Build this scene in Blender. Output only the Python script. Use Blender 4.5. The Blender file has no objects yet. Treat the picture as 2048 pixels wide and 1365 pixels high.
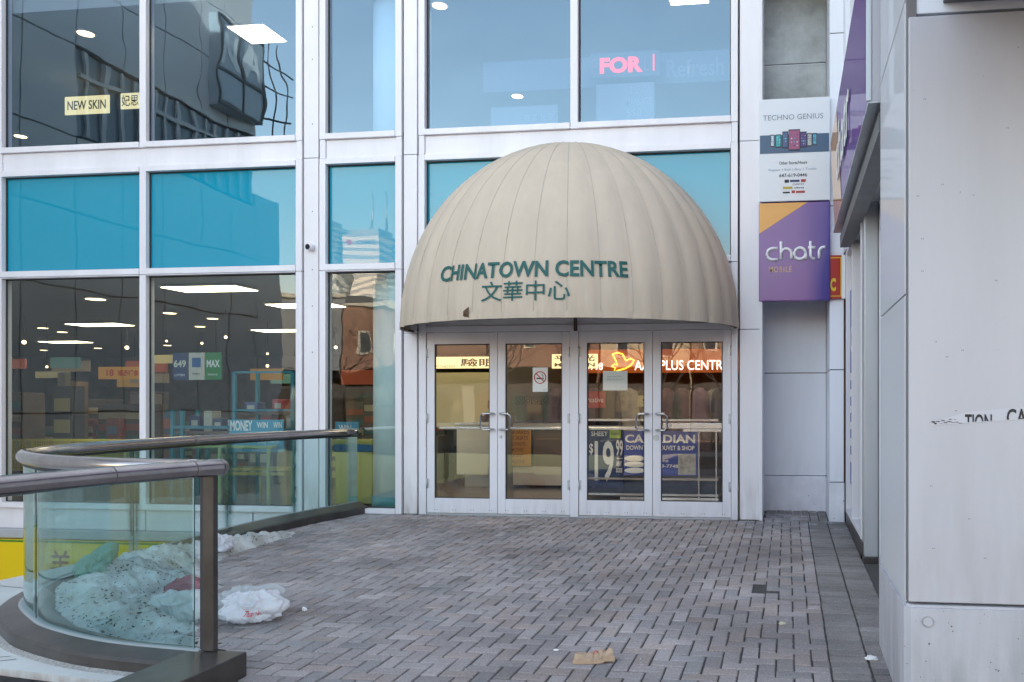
import bpy, bmesh, math, random
from mathutils import Vector, Matrix, noise
R = math.radians
random.seed(7)
S = bpy.context.scene
COL = S.collection

# ------------------------------------------------------------------ camera, world, sun, exposure
cam_d = bpy.data.cameras.new('camera'); cam = bpy.data.objects.new('camera', cam_d); COL.objects.link(cam)
cam.location = (0, 0, 1.33); cam.rotation_euler = (R(90), 0, R(7.3))
cam_d.sensor_width = 36; cam_d.lens = 1650 * 36 / 2048
cam_d.shift_x = -339 / 2048; cam_d.shift_y = 127.5 / 2048
cam_d.clip_start = 0.05; cam_d.clip_end = 3000
S.camera = cam

SUN_EL, SUN_AZ = 24, 14            # degrees; azimuth from +Y towards +X (the sun stands behind the building)
W = bpy.data.worlds.new('World'); S.world = W; W.use_nodes = True
nt = W.node_tree; nt.nodes.clear()
sky = nt.nodes.new('ShaderNodeTexSky'); sky.sky_type = 'NISHITA'; sky.sun_disc = False
sky.sun_elevation = R(SUN_EL); sky.sun_rotation = R(SUN_AZ); sky.air_density = 1.0; sky.dust_density = 1.2; sky.ozone_density = 1.5
bg = nt.nodes.new('ShaderNodeBackground'); bg.inputs['Strength'].default_value = 0.15
wo = nt.nodes.new('ShaderNodeOutputWorld')
wb_ = nt.nodes.new('ShaderNodeVectorMath'); wb_.operation = 'MULTIPLY'; wb_.inputs[1].default_value = (1.32, 1.035, 0.79)   # daylight balanced for open shade
nt.links.new(sky.outputs[0], wb_.inputs[0]); nt.links.new(wb_.outputs[0], bg.inputs[0]); nt.links.new(bg.outputs[0], wo.inputs[0])
sd = bpy.data.lights.new('sun', 'SUN'); sd.energy = 2.8; sd.angle = R(0.5); sd.color = (1.0, 0.9, 0.78)
sun = bpy.data.objects.new('sun', sd); COL.objects.link(sun)
v = Vector((math.sin(R(SUN_AZ)) * math.cos(R(SUN_EL)), math.cos(R(SUN_AZ)) * math.cos(R(SUN_EL)), math.sin(R(SUN_EL))))
sun.rotation_euler = v.to_track_quat('Z', 'Y').to_euler(); sun.location = (0, 60, 60)
S.view_settings.view_transform = 'Standard'; S.view_settings.look = 'None'
S.view_settings.exposure = 2.6; S.view_settings.gamma = 1.0
S.render.engine = 'CYCLES'
S.cycles.use_denoising = True; S.cycles.max_bounces = 10; S.cycles.transparent_max_bounces = 24
S.cycles.glossy_bounces = 4; S.cycles.caustics_reflective = False; S.cycles.caustics_refractive = False

# ------------------------------------------------------------------ materials
def mat(name, color, rough=0.5, metal=0.0, var=0.0, vscale=3.0, bump=0.0, bscale=60.0, spec=0.5, coat=0.0,
        stain=None, emit=None, estr=0.0, streak=False, alpha=1.0, trans=0.0, speck=None):
    m = bpy.data.materials.new(name); m.use_nodes = True
    n, l = m.node_tree.nodes, m.node_tree.links
    b = n['Principled BSDF']
    b.inputs['Roughness'].default_value = rough; b.inputs['Metallic'].default_value = metal
    b.inputs['Specular IOR Level'].default_value = spec; b.inputs['Coat Weight'].default_value = coat
    b.inputs['Coat Roughness'].default_value = 0.03
    c4 = (*color, 1); b.inputs['Base Color'].default_value = c4
    tc = n.new('ShaderNodeTexCoord')
    out = None
    if var > 0:
        mp = n.new('ShaderNodeMapping'); l.new(tc.outputs['Object'], mp.inputs[0])
        if streak: mp.inputs['Scale'].default_value = (1, 1, 0.12)
        t = n.new('ShaderNodeTexNoise'); t.inputs['Scale'].default_value = vscale; t.inputs['Detail'].default_value = 6
        t.inputs['Roughness'].default_value = 0.65
        l.new(mp.outputs[0], t.inputs['Vector'])
        r = n.new('ShaderNodeMapRange'); r.inputs[1].default_value = 0.3; r.inputs[2].default_value = 0.7
        r.inputs[3].default_value = 1 - var; r.inputs[4].default_value = 1 + var * 0.6
        l.new(t.outputs['Fac'], r.inputs[0])
        mx = n.new('ShaderNodeVectorMath'); mx.operation = 'SCALE'; mx.inputs[0].default_value = color
        l.new(r.outputs[0], mx.inputs['Scale']); out = mx.outputs[0]
    if stain:   # (colour, z centre, height, amount): grime that gathers at a height, broken by noise
        sc, z0, zh, am = stain
        sep = n.new('ShaderNodeSeparateXYZ'); l.new(tc.outputs['Object'], sep.inputs[0])
        mr = n.new('ShaderNodeMapRange'); mr.inputs[1].default_value = z0; mr.inputs[2].default_value = z0 + zh
        mr.inputs[3].default_value = 1; mr.inputs[4].default_value = 0
        l.new(sep.outputs[2], mr.inputs[0])
        mp2 = n.new('ShaderNodeMapping'); mp2.inputs['Scale'].default_value = (9, 9, 1.5); l.new(tc.outputs['Object'], mp2.inputs[0])
        t2 = n.new('ShaderNodeTexNoise'); t2.inputs['Scale'].default_value = 1.5; t2.inputs['Detail'].default_value = 7
        l.new(mp2.outputs[0], t2.inputs['Vector'])
        r2 = n.new('ShaderNodeMapRange'); r2.inputs[1].default_value = 0.35; r2.inputs[2].default_value = 0.7; l.new(t2.outputs['Fac'], r2.inputs[0])
        mu = n.new('ShaderNodeMath'); mu.operation = 'MULTIPLY'; l.new(mr.outputs[0], mu.inputs[0]); l.new(r2.outputs[0], mu.inputs[1])
        mu2 = n.new('ShaderNodeMath'); mu2.operation = 'MULTIPLY'; mu2.inputs[1].default_value = am; l.new(mu.outputs[0], mu2.inputs[0])
        mi = n.new('ShaderNodeMix'); mi.data_type = 'RGBA'
        l.new(mu2.outputs[0], mi.inputs[0])
        if out: l.new(out, mi.inputs[6])
        else: mi.inputs[6].default_value = c4
        mi.inputs[7].default_value = (*sc, 1); out = mi.outputs[2]
    if speck:   # (colour, cells per metre, size): small chips and scuffs
        vo = n.new('ShaderNodeTexVoronoi'); vo.inputs['Scale'].default_value = speck[1]; l.new(tc.outputs['Object'], vo.inputs['Vector'])
        nz = n.new('ShaderNodeTexNoise'); nz.inputs['Scale'].default_value = speck[1] * 0.35; nz.inputs['Detail'].default_value = 3; l.new(tc.outputs['Object'], nz.inputs['Vector'])
        rz = n.new('ShaderNodeMapRange'); rz.inputs[1].default_value = 0.5; rz.inputs[2].default_value = 0.75; rz.inputs[3].default_value = 0; rz.inputs[4].default_value = speck[2]; l.new(nz.outputs['Fac'], rz.inputs[0])
        ls = n.new('ShaderNodeMath'); ls.operation = 'LESS_THAN'; l.new(vo.outputs['Distance'], ls.inputs[0]); l.new(rz.outputs[0], ls.inputs[1])
        mk = n.new('ShaderNodeMix'); mk.data_type = 'RGBA'; l.new(ls.outputs[0], mk.inputs[0])
        if out: l.new(out, mk.inputs[6])
        else: mk.inputs[6].default_value = c4
        mk.inputs[7].default_value = (*speck[0], 1); out = mk.outputs[2]
    if out: l.new(out, b.inputs['Base Color'])
    if bump > 0:
        t3 = n.new('ShaderNodeTexNoise'); t3.inputs['Scale'].default_value = bscale; t3.inputs['Detail'].default_value = 5
        l.new(tc.outputs['Object'], t3.inputs['Vector'])
        bp = n.new('ShaderNodeBump'); bp.inputs['Strength'].default_value = bump; bp.inputs['Distance'].default_value = 0.01
        l.new(t3.outputs['Fac'], bp.inputs['Height']); l.new(bp.outputs[0], b.inputs['Normal'])
    if emit:
        b.inputs['Emission Color'].default_value = (*emit, 1); b.inputs['Emission Strength'].default_value = estr
    b.inputs['Alpha'].default_value = alpha
    if trans: b.inputs['Transmission Weight'].default_value = trans
    return m

def glass(name, tint, refl, base=0.1, wave=0.0, wscale=1.2, back=None, graz=0.9, rough=0.0):
    """Window glass as a thin sheet: tinted see-through mixed with a mirror that grows at grazing angles.
    back: an opaque painted back (spandrel glass) instead of see-through."""
    m = bpy.data.materials.new(name); m.use_nodes = True
    n, l = m.node_tree.nodes, m.node_tree.links
    n.clear(); o = n.new('ShaderNodeOutputMaterial'); mx = n.new('ShaderNodeMixShader')
    if back:
        tr = n.new('ShaderNodeBsdfDiffuse'); tr.inputs[0].default_value = (*back, 1)
    else:
        tr = n.new('ShaderNodeBsdfTransparent'); tr.inputs[0].default_value = (*tint, 1)
    gl = n.new('ShaderNodeBsdfAnisotropic'); gl.inputs['Roughness'].default_value = rough; gl.inputs[0].default_value = (*refl, 1)
    lw = n.new('ShaderNodeLayerWeight'); lw.inputs[0].default_value = 0.5
    pw = n.new('ShaderNodeMath'); pw.operation = 'POWER'; pw.inputs[1].default_value = 5.0; l.new(lw.outputs['Facing'], pw.inputs[0])
    ad = n.new('ShaderNodeMath'); ad.operation = 'MULTIPLY_ADD'; ad.use_clamp = True; ad.inputs[1].default_value = graz; ad.inputs[2].default_value = base
    l.new(pw.outputs[0], ad.inputs[0]); l.new(ad.outputs[0], mx.inputs[0])
    l.new(tr.outputs[0], mx.inputs[1]); l.new(gl.outputs[0], mx.inputs[2]); l.new(mx.outputs[0], o.inputs[0])
    if wave:
        tc = n.new('ShaderNodeTexCoord'); t = n.new('ShaderNodeTexNoise'); t.inputs['Scale'].default_value = wscale
        t.inputs['Detail'].default_value = 1.5; l.new(tc.outputs['Object'], t.inputs['Vector'])
        bp = n.new('ShaderNodeBump'); bp.inputs['Strength'].default_value = 1; bp.inputs['Distance'].default_value = wave
        l.new(t.outputs['Fac'], bp.inputs['Height']); l.new(bp.outputs[0], gl.inputs['Normal'])
    return m

def attr_mat(name, rough, bump, bscale, salt=False):
    """Colour kept per block in the mesh, broken up by noise (paving)."""
    m = bpy.data.materials.new(name); m.use_nodes = True
    n, l = m.node_tree.nodes, m.node_tree.links; b = n['Principled BSDF']
    b.inputs['Roughness'].default_value = rough; b.inputs['Specular IOR Level'].default_value = 0.3
    a = n.new('ShaderNodeVertexColor'); a.layer_name = 'brick'
    tc = n.new('ShaderNodeTexCoord')
    t = n.new('ShaderNodeTexNoise'); t.inputs['Scale'].default_value = 90; t.inputs['Detail'].default_value = 5; t.inputs['Roughness'].default_value = 0.8
    l.new(tc.outputs['Object'], t.inputs['Vector'])
    r = n.new('ShaderNodeMapRange'); r.inputs[1].default_value = 0.3; r.inputs[2].default_value = 0.7; r.inputs[3].default_value = 0.60; r.inputs[4].default_value = 1.36
    l.new(t.outputs['Fac'], r.inputs[0])
    t2 = n.new('ShaderNodeTexNoise'); t2.inputs['Scale'].default_value = 1.1; t2.inputs['Detail'].default_value = 4
    l.new(tc.outputs['Object'], t2.inputs['Vector'])
    r2 = n.new('ShaderNodeMapRange'); r2.inputs[1].default_value = 0.3; r2.inputs[2].default_value = 0.7; r2.inputs[3].default_value = 0.68; r2.inputs[4].default_value = 1.16
    l.new(t2.outputs['Fac'], r2.inputs[0])
    mu = n.new('ShaderNodeMath'); mu.operation = 'MULTIPLY'; l.new(r.outputs[0], mu.inputs[0]); l.new(r2.outputs[0], mu.inputs[1])
    sc = n.new('ShaderNodeVectorMath'); sc.operation = 'SCALE'; l.new(a.outputs[0], sc.inputs[0]); l.new(mu.outputs[0], sc.inputs['Scale'])
    # road salt, dried white near the doors
    sep = n.new('ShaderNodeSeparateXYZ'); l.new(tc.outputs['Object'], sep.inputs[0])
    mr = n.new('ShaderNodeMapRange'); mr.inputs[1].default_value = 7.6; mr.inputs[2].default_value = 9.6; l.new(sep.outputs[1], mr.inputs[0])
    t3 = n.new('ShaderNodeTexNoise'); t3.inputs['Scale'].default_value = 3.5; t3.inputs['Detail'].default_value = 8; t3.inputs['Roughness'].default_value = 0.75
    l.new(tc.outputs['Object'], t3.inputs['Vector'])
    r3 = n.new('ShaderNodeMapRange'); r3.inputs[1].default_value = 0.5; r3.inputs[2].default_value = 0.72; l.new(t3.outputs['Fac'], r3.inputs[0])
    m3 = n.new('ShaderNodeMath'); m3.operation = 'MULTIPLY'; l.new(mr.outputs[0], m3.inputs[0]); l.new(r3.outputs[0], m3.inputs[1])
    mi = n.new('ShaderNodeMix'); mi.data_type = 'RGBA'; l.new(m3.outputs[0], mi.inputs[0]); l.new(sc.outputs[0], mi.inputs[6]); mi.inputs[7].default_value = (0.5, 0.5, 0.54, 1)
    l.new(mi.outputs[2], b.inputs['Base Color'])
    bp = n.new('ShaderNodeBump'); bp.inputs['Strength'].default_value = bump; bp.inputs['Distance'].default_value = 0.004
    l.new(t.outputs['Fac'], bp.inputs['Height']); l.new(bp.outputs[0], b.inputs['Normal'])
    return m

M = {}
M['white'] = mat('white_enamel', (0.80, 0.77, 0.81), 0.38, var=0.09, vscale=2.6, streak=True)
M['cover'] = mat('white_cladding', (0.80, 0.77, 0.80), 0.42, var=0.07, vscale=3.0, streak=True, stain=((0.30, 0.26, 0.22), -0.02, 0.55, 0.75))
M['door'] = mat('door_enamel', (0.77, 0.75, 0.80), 0.4, var=0.05, vscale=2.5, streak=True, stain=((0.35, 0.31, 0.28), 0.0, 0.3, 0.35))
M['gasket'] = mat('black_gasket', (0.03, 0.03, 0.035), 0.6)
M['joint'] = mat('dark_joint', (0.09, 0.085, 0.085), 0.7)
M['win_upper'] = glass('coated_window_glass', (0.66, 0.77, 0.90), (0.64, 0.86, 1.0), 0.185, 0.012, 0.9)
M['win_lower'] = glass('window_glass', (0.74, 0.82, 0.81), (0.9, 0.97, 1.0), 0.095, 0.006, 1.1)
M['teal'] = glass('teal_spandrel_glass', None, (0.95, 0.85, 0.72), 0.07, 0.006, 0.8, back=(0.004, 0.29, 0.44))
M['door_glass'] = glass('clear_door_glass', (0.97, 0.98, 0.97), (1, 1, 1), 0.10, 0.0009, 2.2)
M['rail_glass'] = glass('green_balustrade_glass', (0.76, 0.87, 0.87), (0.9, 1, 1), 0.045, 0.002, 3.0)
M['glass_edge'] = mat('glass_edge', (0.05, 0.11, 0.11), 0.25)
M['steel'] = mat('dull_steel', (0.40, 0.365, 0.365), 0.19, 1.0, var=0.18, vscale=7, bump=0.06, bscale=25)
M['kerb_metal'] = mat('weathered_bronze_sheet', (0.095, 0.086, 0.084), 0.38, 0.65, var=0.3, vscale=3.5, bump=0.08, bscale=20)
M['chrome'] = mat('brushed_steel', (0.62, 0.62, 0.64), 0.22, 1.0)
M['fabric'] = mat('beige_awning_canvas', (0.585, 0.485, 0.385), 0.75, var=0.08, vscale=4.5, bump=0.13, bscale=5, streak=True, spec=0.3, stain=((0.36, 0.29, 0.21), 2.2, 0.6, 0.45))
M['rim'] = mat('rusty_rim', (0.10, 0.055, 0.03), 0.7, var=0.4, vscale=9)
M['green_ink'] = mat('dark_green_paint', (0.006, 0.095, 0.085), 0.6)
M['concrete'] = mat('white_painted_concrete', (0.76, 0.76, 0.82), 0.6, var=0.12, vscale=4, bump=0.12, bscale=30, stain=((0.33, 0.31, 0.29), -0.15, 0.3, 0.5), speck=((0.05, 0.05, 0.05), 14, 0.22))
M['panel'] = mat('grey_white_wall_sheet', (0.80, 0.82, 0.88), 0.35, var=0.08, vscale=1.4, streak=True, stain=((0.4, 0.38, 0.34), -0.05, 1.0, 0.3))
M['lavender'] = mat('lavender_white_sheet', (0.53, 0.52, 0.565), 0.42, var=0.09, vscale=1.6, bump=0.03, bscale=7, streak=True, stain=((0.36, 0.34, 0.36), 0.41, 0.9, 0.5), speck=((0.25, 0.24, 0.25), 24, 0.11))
M['mottled'] = mat('mottled_grey_panel', (0.42, 0.44, 0.44), 0.35, var=0.45, vscale=1.8, spec=0.5)
M['glossy'] = glass('glossy_grey_cladding', None, (0.95, 0.95, 1), 0.02, 0.003, 1.5, back=(0.60, 0.61, 0.65), graz=0.35, rough=0.05)
M['alu'] = mat('grey_aluminium', (0.50, 0.515, 0.54), 0.35, 0.4, var=0.1, vscale=4, streak=True)
M['soffit'] = mat('grey_soffit_sheet', (0.16, 0.16, 0.165), 0.5, var=0.15, vscale=5)
M['stone'] = mat('pale_stone_slab', (0.60, 0.60, 0.58), 0.6, var=0.14, vscale=2.2, bump=0.06, bscale=40)
M['stone_face'] = mat('rust_streaked_stone', (0.55, 0.55, 0.54), 0.65, var=0.25, vscale=14, streak=True, stain=((0.3, 0.13, 0.05), -0.14, 0.05, 0.9))
M['grout'] = mat('crumbling_grout', (0.38, 0.37, 0.35), 0.9, var=0.5, vscale=60, bump=0.8, bscale=90)
M['sand'] = mat('joint_sand', (0.075, 0.068, 0.066), 0.95, var=0.4, vscale=30)
M['court'] = mat('court_concrete', (0.28, 0.28, 0.27), 0.8, var=0.2, vscale=2)
M['brick'] = attr_mat('concrete_pavers', 0.8, 0.45, 90)

def flat(name, c, rough=0.5, spec=0.4): return mat(name, c, rough, spec=spec)
INK = flat('black_ink', (0.02, 0.02, 0.025)); WHITE_INK = flat('white_ink', (0.80, 0.80, 0.80)); PAPER = flat('paper_white', (0.80, 0.80, 0.78), 0.7)
RED_INK = flat('red_ink', (0.55, 0.03, 0.03)); GREY_INK = flat('grey_ink', (0.22, 0.24, 0.30))
NAVY = flat('navy_print', (0.025, 0.045, 0.13)); BLUE = flat('blue_print', (0.02, 0.11, 0.30)); CYAN = flat('cyan_print', (0.03, 0.35, 0.5))

# ------------------------------------------------------------------ mesh helpers
def BM(): return bmesh.new()
def box(bm, x0, x1, y0, y1, z0, z1, bev=0.0, mi=0):
    r = bmesh.ops.create_cube(bm, size=1.0)
    vs = r['verts']
    for q in vs:
        q.co = Vector(((x0 + x1) / 2 + q.co.x * (x1 - x0), (y0 + y1) / 2 + q.co.y * (y1 - y0), (z0 + z1) / 2 + q.co.z * (z1 - z0)))
    fs = list({f for q in vs for f in q.link_faces})
    for f in fs: f.material_index = mi
    if bev > 0:
        es = list({e for q in vs for e in q.link_edges})
        rr = bmesh.ops.bevel(bm, geom=es, offset=min(bev, 0.45 * min(abs(x1 - x0), abs(y1 - y0), abs(z1 - z0))), segments=2, affect='EDGES', profile=0.5)
        for f in rr['faces']: f.material_index = mi
    return bm
def quad(bm, pts, mi=0):
    f = bm.faces.new([bm.verts.new(p) for p in pts]); f.material_index = mi; return f
def prism(bm, poly, axis, a, b, mi=0):
    """Polygon of 2-D points pulled along an axis from a to b."""
    def p3(p, t):
        return {'x': (t, p[0], p[1]), 'y': (p[0], t, p[1]), 'z': (p[0], p[1], t)}[axis]
    A = [bm.verts.new(p3(p, a)) for p in poly]; B = [bm.verts.new(p3(p, b)) for p in poly]
    n = len(poly)
    fs = [bm.faces.new(A), bm.faces.new(B[::-1])]
    for i in range(n): fs.append(bm.faces.new((A[i], B[i], B[(i + 1) % n], A[(i + 1) % n])))
    for f in fs: f.material_index = mi
    bmesh.ops.recalc_face_normals(bm, faces=fs)
def frames_along(path, up=Vector((0, 0, 1))):
    out = []
    for i, p in enumerate(path):
        t = (path[min(i + 1, len(path) - 1)] - path[max(i - 1, 0)]).normalized()
        u = up if abs(t.dot(up)) < 0.95 else Vector((0, 1, 0))
        s = t.cross(u).normalized(); w = s.cross(t).normalized()
        out.append((p, s, w))
    return out
def tube(bm, path, r, seg=12, cap=True, mi=0, rad=None):
    path = [Vector(p) for p in path]; rings = []
    for i, (p, s, w) in enumerate(frames_along(path)):
        rr = rad[i] if rad else r
        rings.append([bm.verts.new(p + s * rr * math.cos(2 * math.pi * k / seg) + w * rr * math.sin(2 * math.pi * k / seg)) for k in range(seg)])
    for a, b in zip(rings, rings[1:]):
        for k in range(seg):
            f = bm.faces.new((a[k], a[(k + 1) % seg], b[(k + 1) % seg], b[k])); f.smooth = True; f.material_index = mi
    if cap:
        bm.faces.new(rings[0][::-1]).material_index = mi; bm.faces.new(rings[-1]).material_index = mi
def sweep(bm, path, prof, mi=0, zfun=None, cap=True):
    """Profile (n, z): n to the left side of the path seen from above, z up."""
    path = [Vector(p) for p in path]; rings = []
    for i, p in enumerate(path):
        t = (path[min(i + 1, len(path) - 1)] - path[max(i - 1, 0)]); t.z = 0; t.normalize()
        nn = Vector((-t.y, t.x, 0))
        rings.append([bm.verts.new(Vector((p.x, p.y, 0)) + nn * a + Vector((0, 0, (p.z + z) if z > -1 else z))) for a, z in prof])
    m = len(prof)
    for a, b in zip(rings, rings[1:]):
        for k in range(m):
            f = bm.faces.new((a[k], a[(k + 1) % m], b[(k + 1) % m], b[k])); f.material_index = mi
    if cap: bm.faces.new(rings[0][::-1]); bm.faces.new(rings[-1])
    bmesh.ops.recalc_face_normals(bm, faces=bm.faces[:])
def catmull(pts, n=10):
    P = [Vector(p) for p in pts]; P = [P[0] * 2 - P[1]] + P + [P[-1] * 2 - P[-2]]
    out = []
    for i in range(1, len(P) - 2):
        a, b, c, d = P[i - 1], P[i], P[i + 1], P[i + 2]
        for k in range(n):
            t = k / n
            out.append(0.5 * ((2 * b) + (c - a) * t + (2 * a - 5 * b + 4 * c - d) * t * t + (3 * b - a - 3 * c + d) * t ** 3))
    out.append(P[-2]); return out

def obj(name, bm, m, parent=None, label=None, smooth=False):
    me = bpy.data.meshes.new(name)
    if smooth:
        for f in bm.faces: f.smooth = True
    bm.to_mesh(me); bm.free()
    for x in (m if isinstance(m, (list, tuple)) else [m]): me.materials.append(x)
    o = bpy.data.objects.new(name, me); COL.objects.link(o)
    if parent is not None:
        o.parent = parent
        o.matrix_parent_inverse = world_of(parent).inverted()
    if label: o['label'] = label
    return o
def world_of(o):
    m = Matrix.Translation(o.location)
    if o.parent: m = world_of(o.parent) @ o.matrix_parent_inverse @ m
    return m
def thing(name, label, cat, loc=(0, 0, 0), group=None):
    o = bpy.data.objects.new(name, None); o.empty_display_size = 0.1; o.location = loc; COL.objects.link(o)
    o['label'] = label; o['category'] = cat
    if group: o['group'] = group
    return o
def tag(o, label, cat, group=None, kind=None):
    o['label'] = label; o['category'] = cat
    if group: o['group'] = group
    if kind: o['kind'] = kind
    return o
def struct(name, bm, m, smooth=False):
    o = obj(name, bm, m, smooth=smooth); o['kind'] = 'structure'; return o
def B(*a, **k): return box(BM(), *a, **k)

def text_bm(s, bold=0.0, depth=0.0, shear=0.0, space=1.0):
    c = bpy.data.curves.new('lettering', 'FONT'); c.body = s; c.offset = bold; c.extrude = depth; c.shear = shear; c.space_character = space
    c.resolution_u = 3
    o = bpy.data.objects.new('lettering', c); COL.objects.link(o)
    bpy.context.view_layer.update()
    me = bpy.data.meshes.new_from_object(o.evaluated_get(bpy.context.evaluated_depsgraph_get()))
    bm = BM(); bm.from_mesh(me)
    bpy.data.objects.remove(o); bpy.data.curves.remove(c); bpy.data.meshes.remove(me)
    return bm
def fit(bm, w, h):
    xs = [q.co.x for q in bm.verts]; ys = [q.co.y for q in bm.verts]
    x0, x1, y0, y1 = min(xs), max(xs), min(ys), max(ys)
    for q in bm.verts: q.co = Vector(((q.co.x - x0) / (x1 - x0) * w, (q.co.y - y0) / (y1 - y0) * h, q.co.z))
    return bm
def letters(bm, s, x0, x1, z0, z1, y, bold=0.0, mi=0, depth=0.0, shear=0.0, face='-y', space=1.0):
    """Adds a line of text to bm, filling the rectangle, facing -Y (or -X, or +Y)."""
    t = fit(text_bm(s, bold, 0, shear, space), abs(x1 - x0), z1 - z0)
    if depth:
        r = bmesh.ops.extrude_face_region(t, geom=t.faces[:])
        for q in [e for e in r['geom'] if isinstance(e, bmesh.types.BMVert)]: q.co.z += depth
    for q in t.verts:
        a, b2, d = q.co.x, q.co.y, q.co.z
        if face == '-y': q.co = Vector((x0 + a, y - d, z0 + b2))
        elif face == '-x': q.co = Vector((y - d, x0 - a, z0 + b2))
        elif face == '+y': q.co = Vector((x0 - a, y + d, z0 + b2))
        elif face == '+z': q.co = Vector((x0 + a, y + b2, z0 + d))
    for f in t.faces: f.material_index = mi
    tmp = bpy.data.meshes.new('tmp'); t.to_mesh(tmp); t.free(); bm.from_mesh(tmp); bpy.data.meshes.remove(tmp)
    return bm

YF = 9.57
SL = 0.02
def fz(y): return -SL * (YF - y)      # the paving falls gently away from the doors

# ================================================================== THE SHOPPING CENTRE FRONT
bld = thing('shopping_centre', 'white framed shopping centre front with blue glass, teal panels and four glazed doors', 'building', (-4.5, YF, 0))
Z_GB, Z_LT, Z_TB, Z_TT, Z_PB, Z_PT, Z_SB, Z_ST, Z_UT = 0.06, 2.985, 3.06, 4.29, 4.37, 4.59, 4.60, 4.67, 7.2

def window(x0, x1, z0, z1, mull=(), glassm='win_upper', sill=0.07, head=0.07, jl=0.08, jr=0.08, y=YF, name='window', label=None):
    """A white frame with sill, head, jambs and mullions, and a sheet of glass per light."""
    bm = BM()
    box(bm, x0, x0 + jl, y - 0.05, y + 0.10, z0, z1, 0.004)
    box(bm, x1 - jr, x1, y - 0.05, y + 0.10, z0, z1, 0.004)
    xs = [x0 + jl] + [q for mm in mull for q in (mm - 0.045, mm + 0.045)] + [x1 - jr]
    for mm in mull: box(bm, mm - 0.045, mm + 0.045, y - 0.048, y + 0.10, z0, z1, 0.004)
    for a, b in zip(xs[::2], xs[1::2]):
        if sill: box(bm, a + 0.003, b - 0.003, y - 0.062, y + 0.10, z0, z0 + sill, 0.004)
        if head: box(bm, a + 0.003, b - 0.003, y - 0.058, y + 0.10, z1 - head, z1, 0.004)
    w = obj(name, bm, M['white'], bld, label)
    for a, b in zip(xs[::2], xs[1::2]):
        g = BM(); quad(g, [(a, y + 0.03, z0 + sill), (b, y + 0.03, z0 + sill), (b, y + 0.03, z1 - head), (a, y + 0.03, z1 - head)])
        obj('spandrel_glass' if glassm == 'teal' else 'glass_pane', g, M[glassm], w)
        k = BM()
        for (q0, q1, w0, w1) in ((a, a + 0.014, z0 + sill, z1 - head), (b - 0.014, b, z0 + sill, z1 - head), (a, b, z0 + sill, z0 + sill + 0.012), (a, b, z1 - head - 0.014, z1 - head)):
            box(k, q0, q1, y + 0.012, y + 0.028, w0, w1)
        obj('gasket', k, M['gasket'], w)
    return w

XA0, XA1, XB0, XB1, XC0, XC1 = -10.22, -5.955, -5.722, -4.655, -4.44, -0.565
XA0L = -12.0
bays = [(XA0, XA1, (-8.12,)), (XB0, XB1, ()), (XC0, XC1, (-2.503,))]
for (a, b, mm) in bays:
    window(a, b, Z_SB, Z_UT, mm, 'win_upper', sill=0.07, head=0.1)
    window(a, b, 2.985, 4.362, mm if a != XC0 else (), 'teal', sill=0.075, head=0.07, name='spandrel_window')
    bm = B(a + 0.075, b - 0.075, YF - 0.018, YF + 0.06, 4.366, 4.598, 0.006)
    if a == XA0: box(bm, -8.1225, -8.1175, YF - 0.020, YF - 0.0175, 4.372, 4.592)
    obj('band_panel', bm, M['white'], bld)
    for q0 in (a + 0.002, b - 0.072): obj('band_jamb', B(q0, q0 + 0.07, YF - 0.04, YF + 0.05, 4.366, 4.598, 0.003), M['white'], bld)
window(XA0, XA1, -0.004, 2.98, (-8.12,), 'win_lower', sill=0.07, head=0.012, name='window')
window(XB0, XB1, 0.0, 2.98, (), 'win_lower', sill=0.062, head=0.012, name='window')
# column covers between the bays, with open dark joints at their sides and a horizontal joint at 4.37 m
covers = [(-5.948, -5.730, 0.0), (-4.646, -4.449, 0.0), (-0.556, -0.290, 0.0)]
for (a, b, z0) in covers:
    bm = BM()
    zz = [z0, 2.2 if a > -5 else 2.26, 4.374, 7.2] if a > -5 else [-0.28, 4.38, 7.2]
    for q0, q1 in zip(zz, zz[1:]):
        box(bm, a + 0.014, b - 0.014, YF - 0.035, YF + 0.06, q0 + 0.003, q1 - 0.003, 0.006)
    o = obj('column_cover', bm, M['cover'], bld)
    k = BM(); box(k, a, b, YF + 0.005, YF + 0.055, z0, 7.2); obj('joint_backing', k, M['joint'], o)
    if a < -5:
        for zz2 in (1.98, 2.55, 3.0, 3.72, 4.8, 5.6, 6.0):
            s = BM(); bmesh.ops.create_uvsphere(s, u_segments=8, v_segments=4, radius=0.007, matrix=Matrix.Translation((-5.82, YF - 0.036, zz2)))
            obj('screw_head', s, M['joint'], o)
k = B(-0.318, -0.283, YF - 0.038, YF + 0.9, -0.02, 7.2, 0.004); obj('corner_trim', k, M['white'], bld)
# base below bay B, sill panels and ledge below bay A
bm = B(XB0 + 0.24, XB1, YF - 0.045, YF + 0.08, -0.06, -0.003, 0.003); obj('base_plate', bm, M['cover'], bld)
bm = BM()
for a, b in ((XA0L, -8.13), (-8.11, -6.65), (-6.63, -5.0)): box(bm, a, b, YF + 0.0, YF + 0.09, -0.277, -0.008, 0.004)
obj('sill_panel', bm, M['white'], bld)
bm = B(XA0L, -5.2, YF - 0.10, YF + 0.2, -0.39, -0.28, 0.01); box(bm, XA0L, -5.2, YF - 0.06, YF + 0.2, -0.40, -0.385); obj('ledge', bm, M['alu'], bld)
bm = B(XA0L, 0.9, YF + 0.12, YF + 0.35, -4.2, -0.02); obj('basement_wall', bm, M['panel'], bld)
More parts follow.
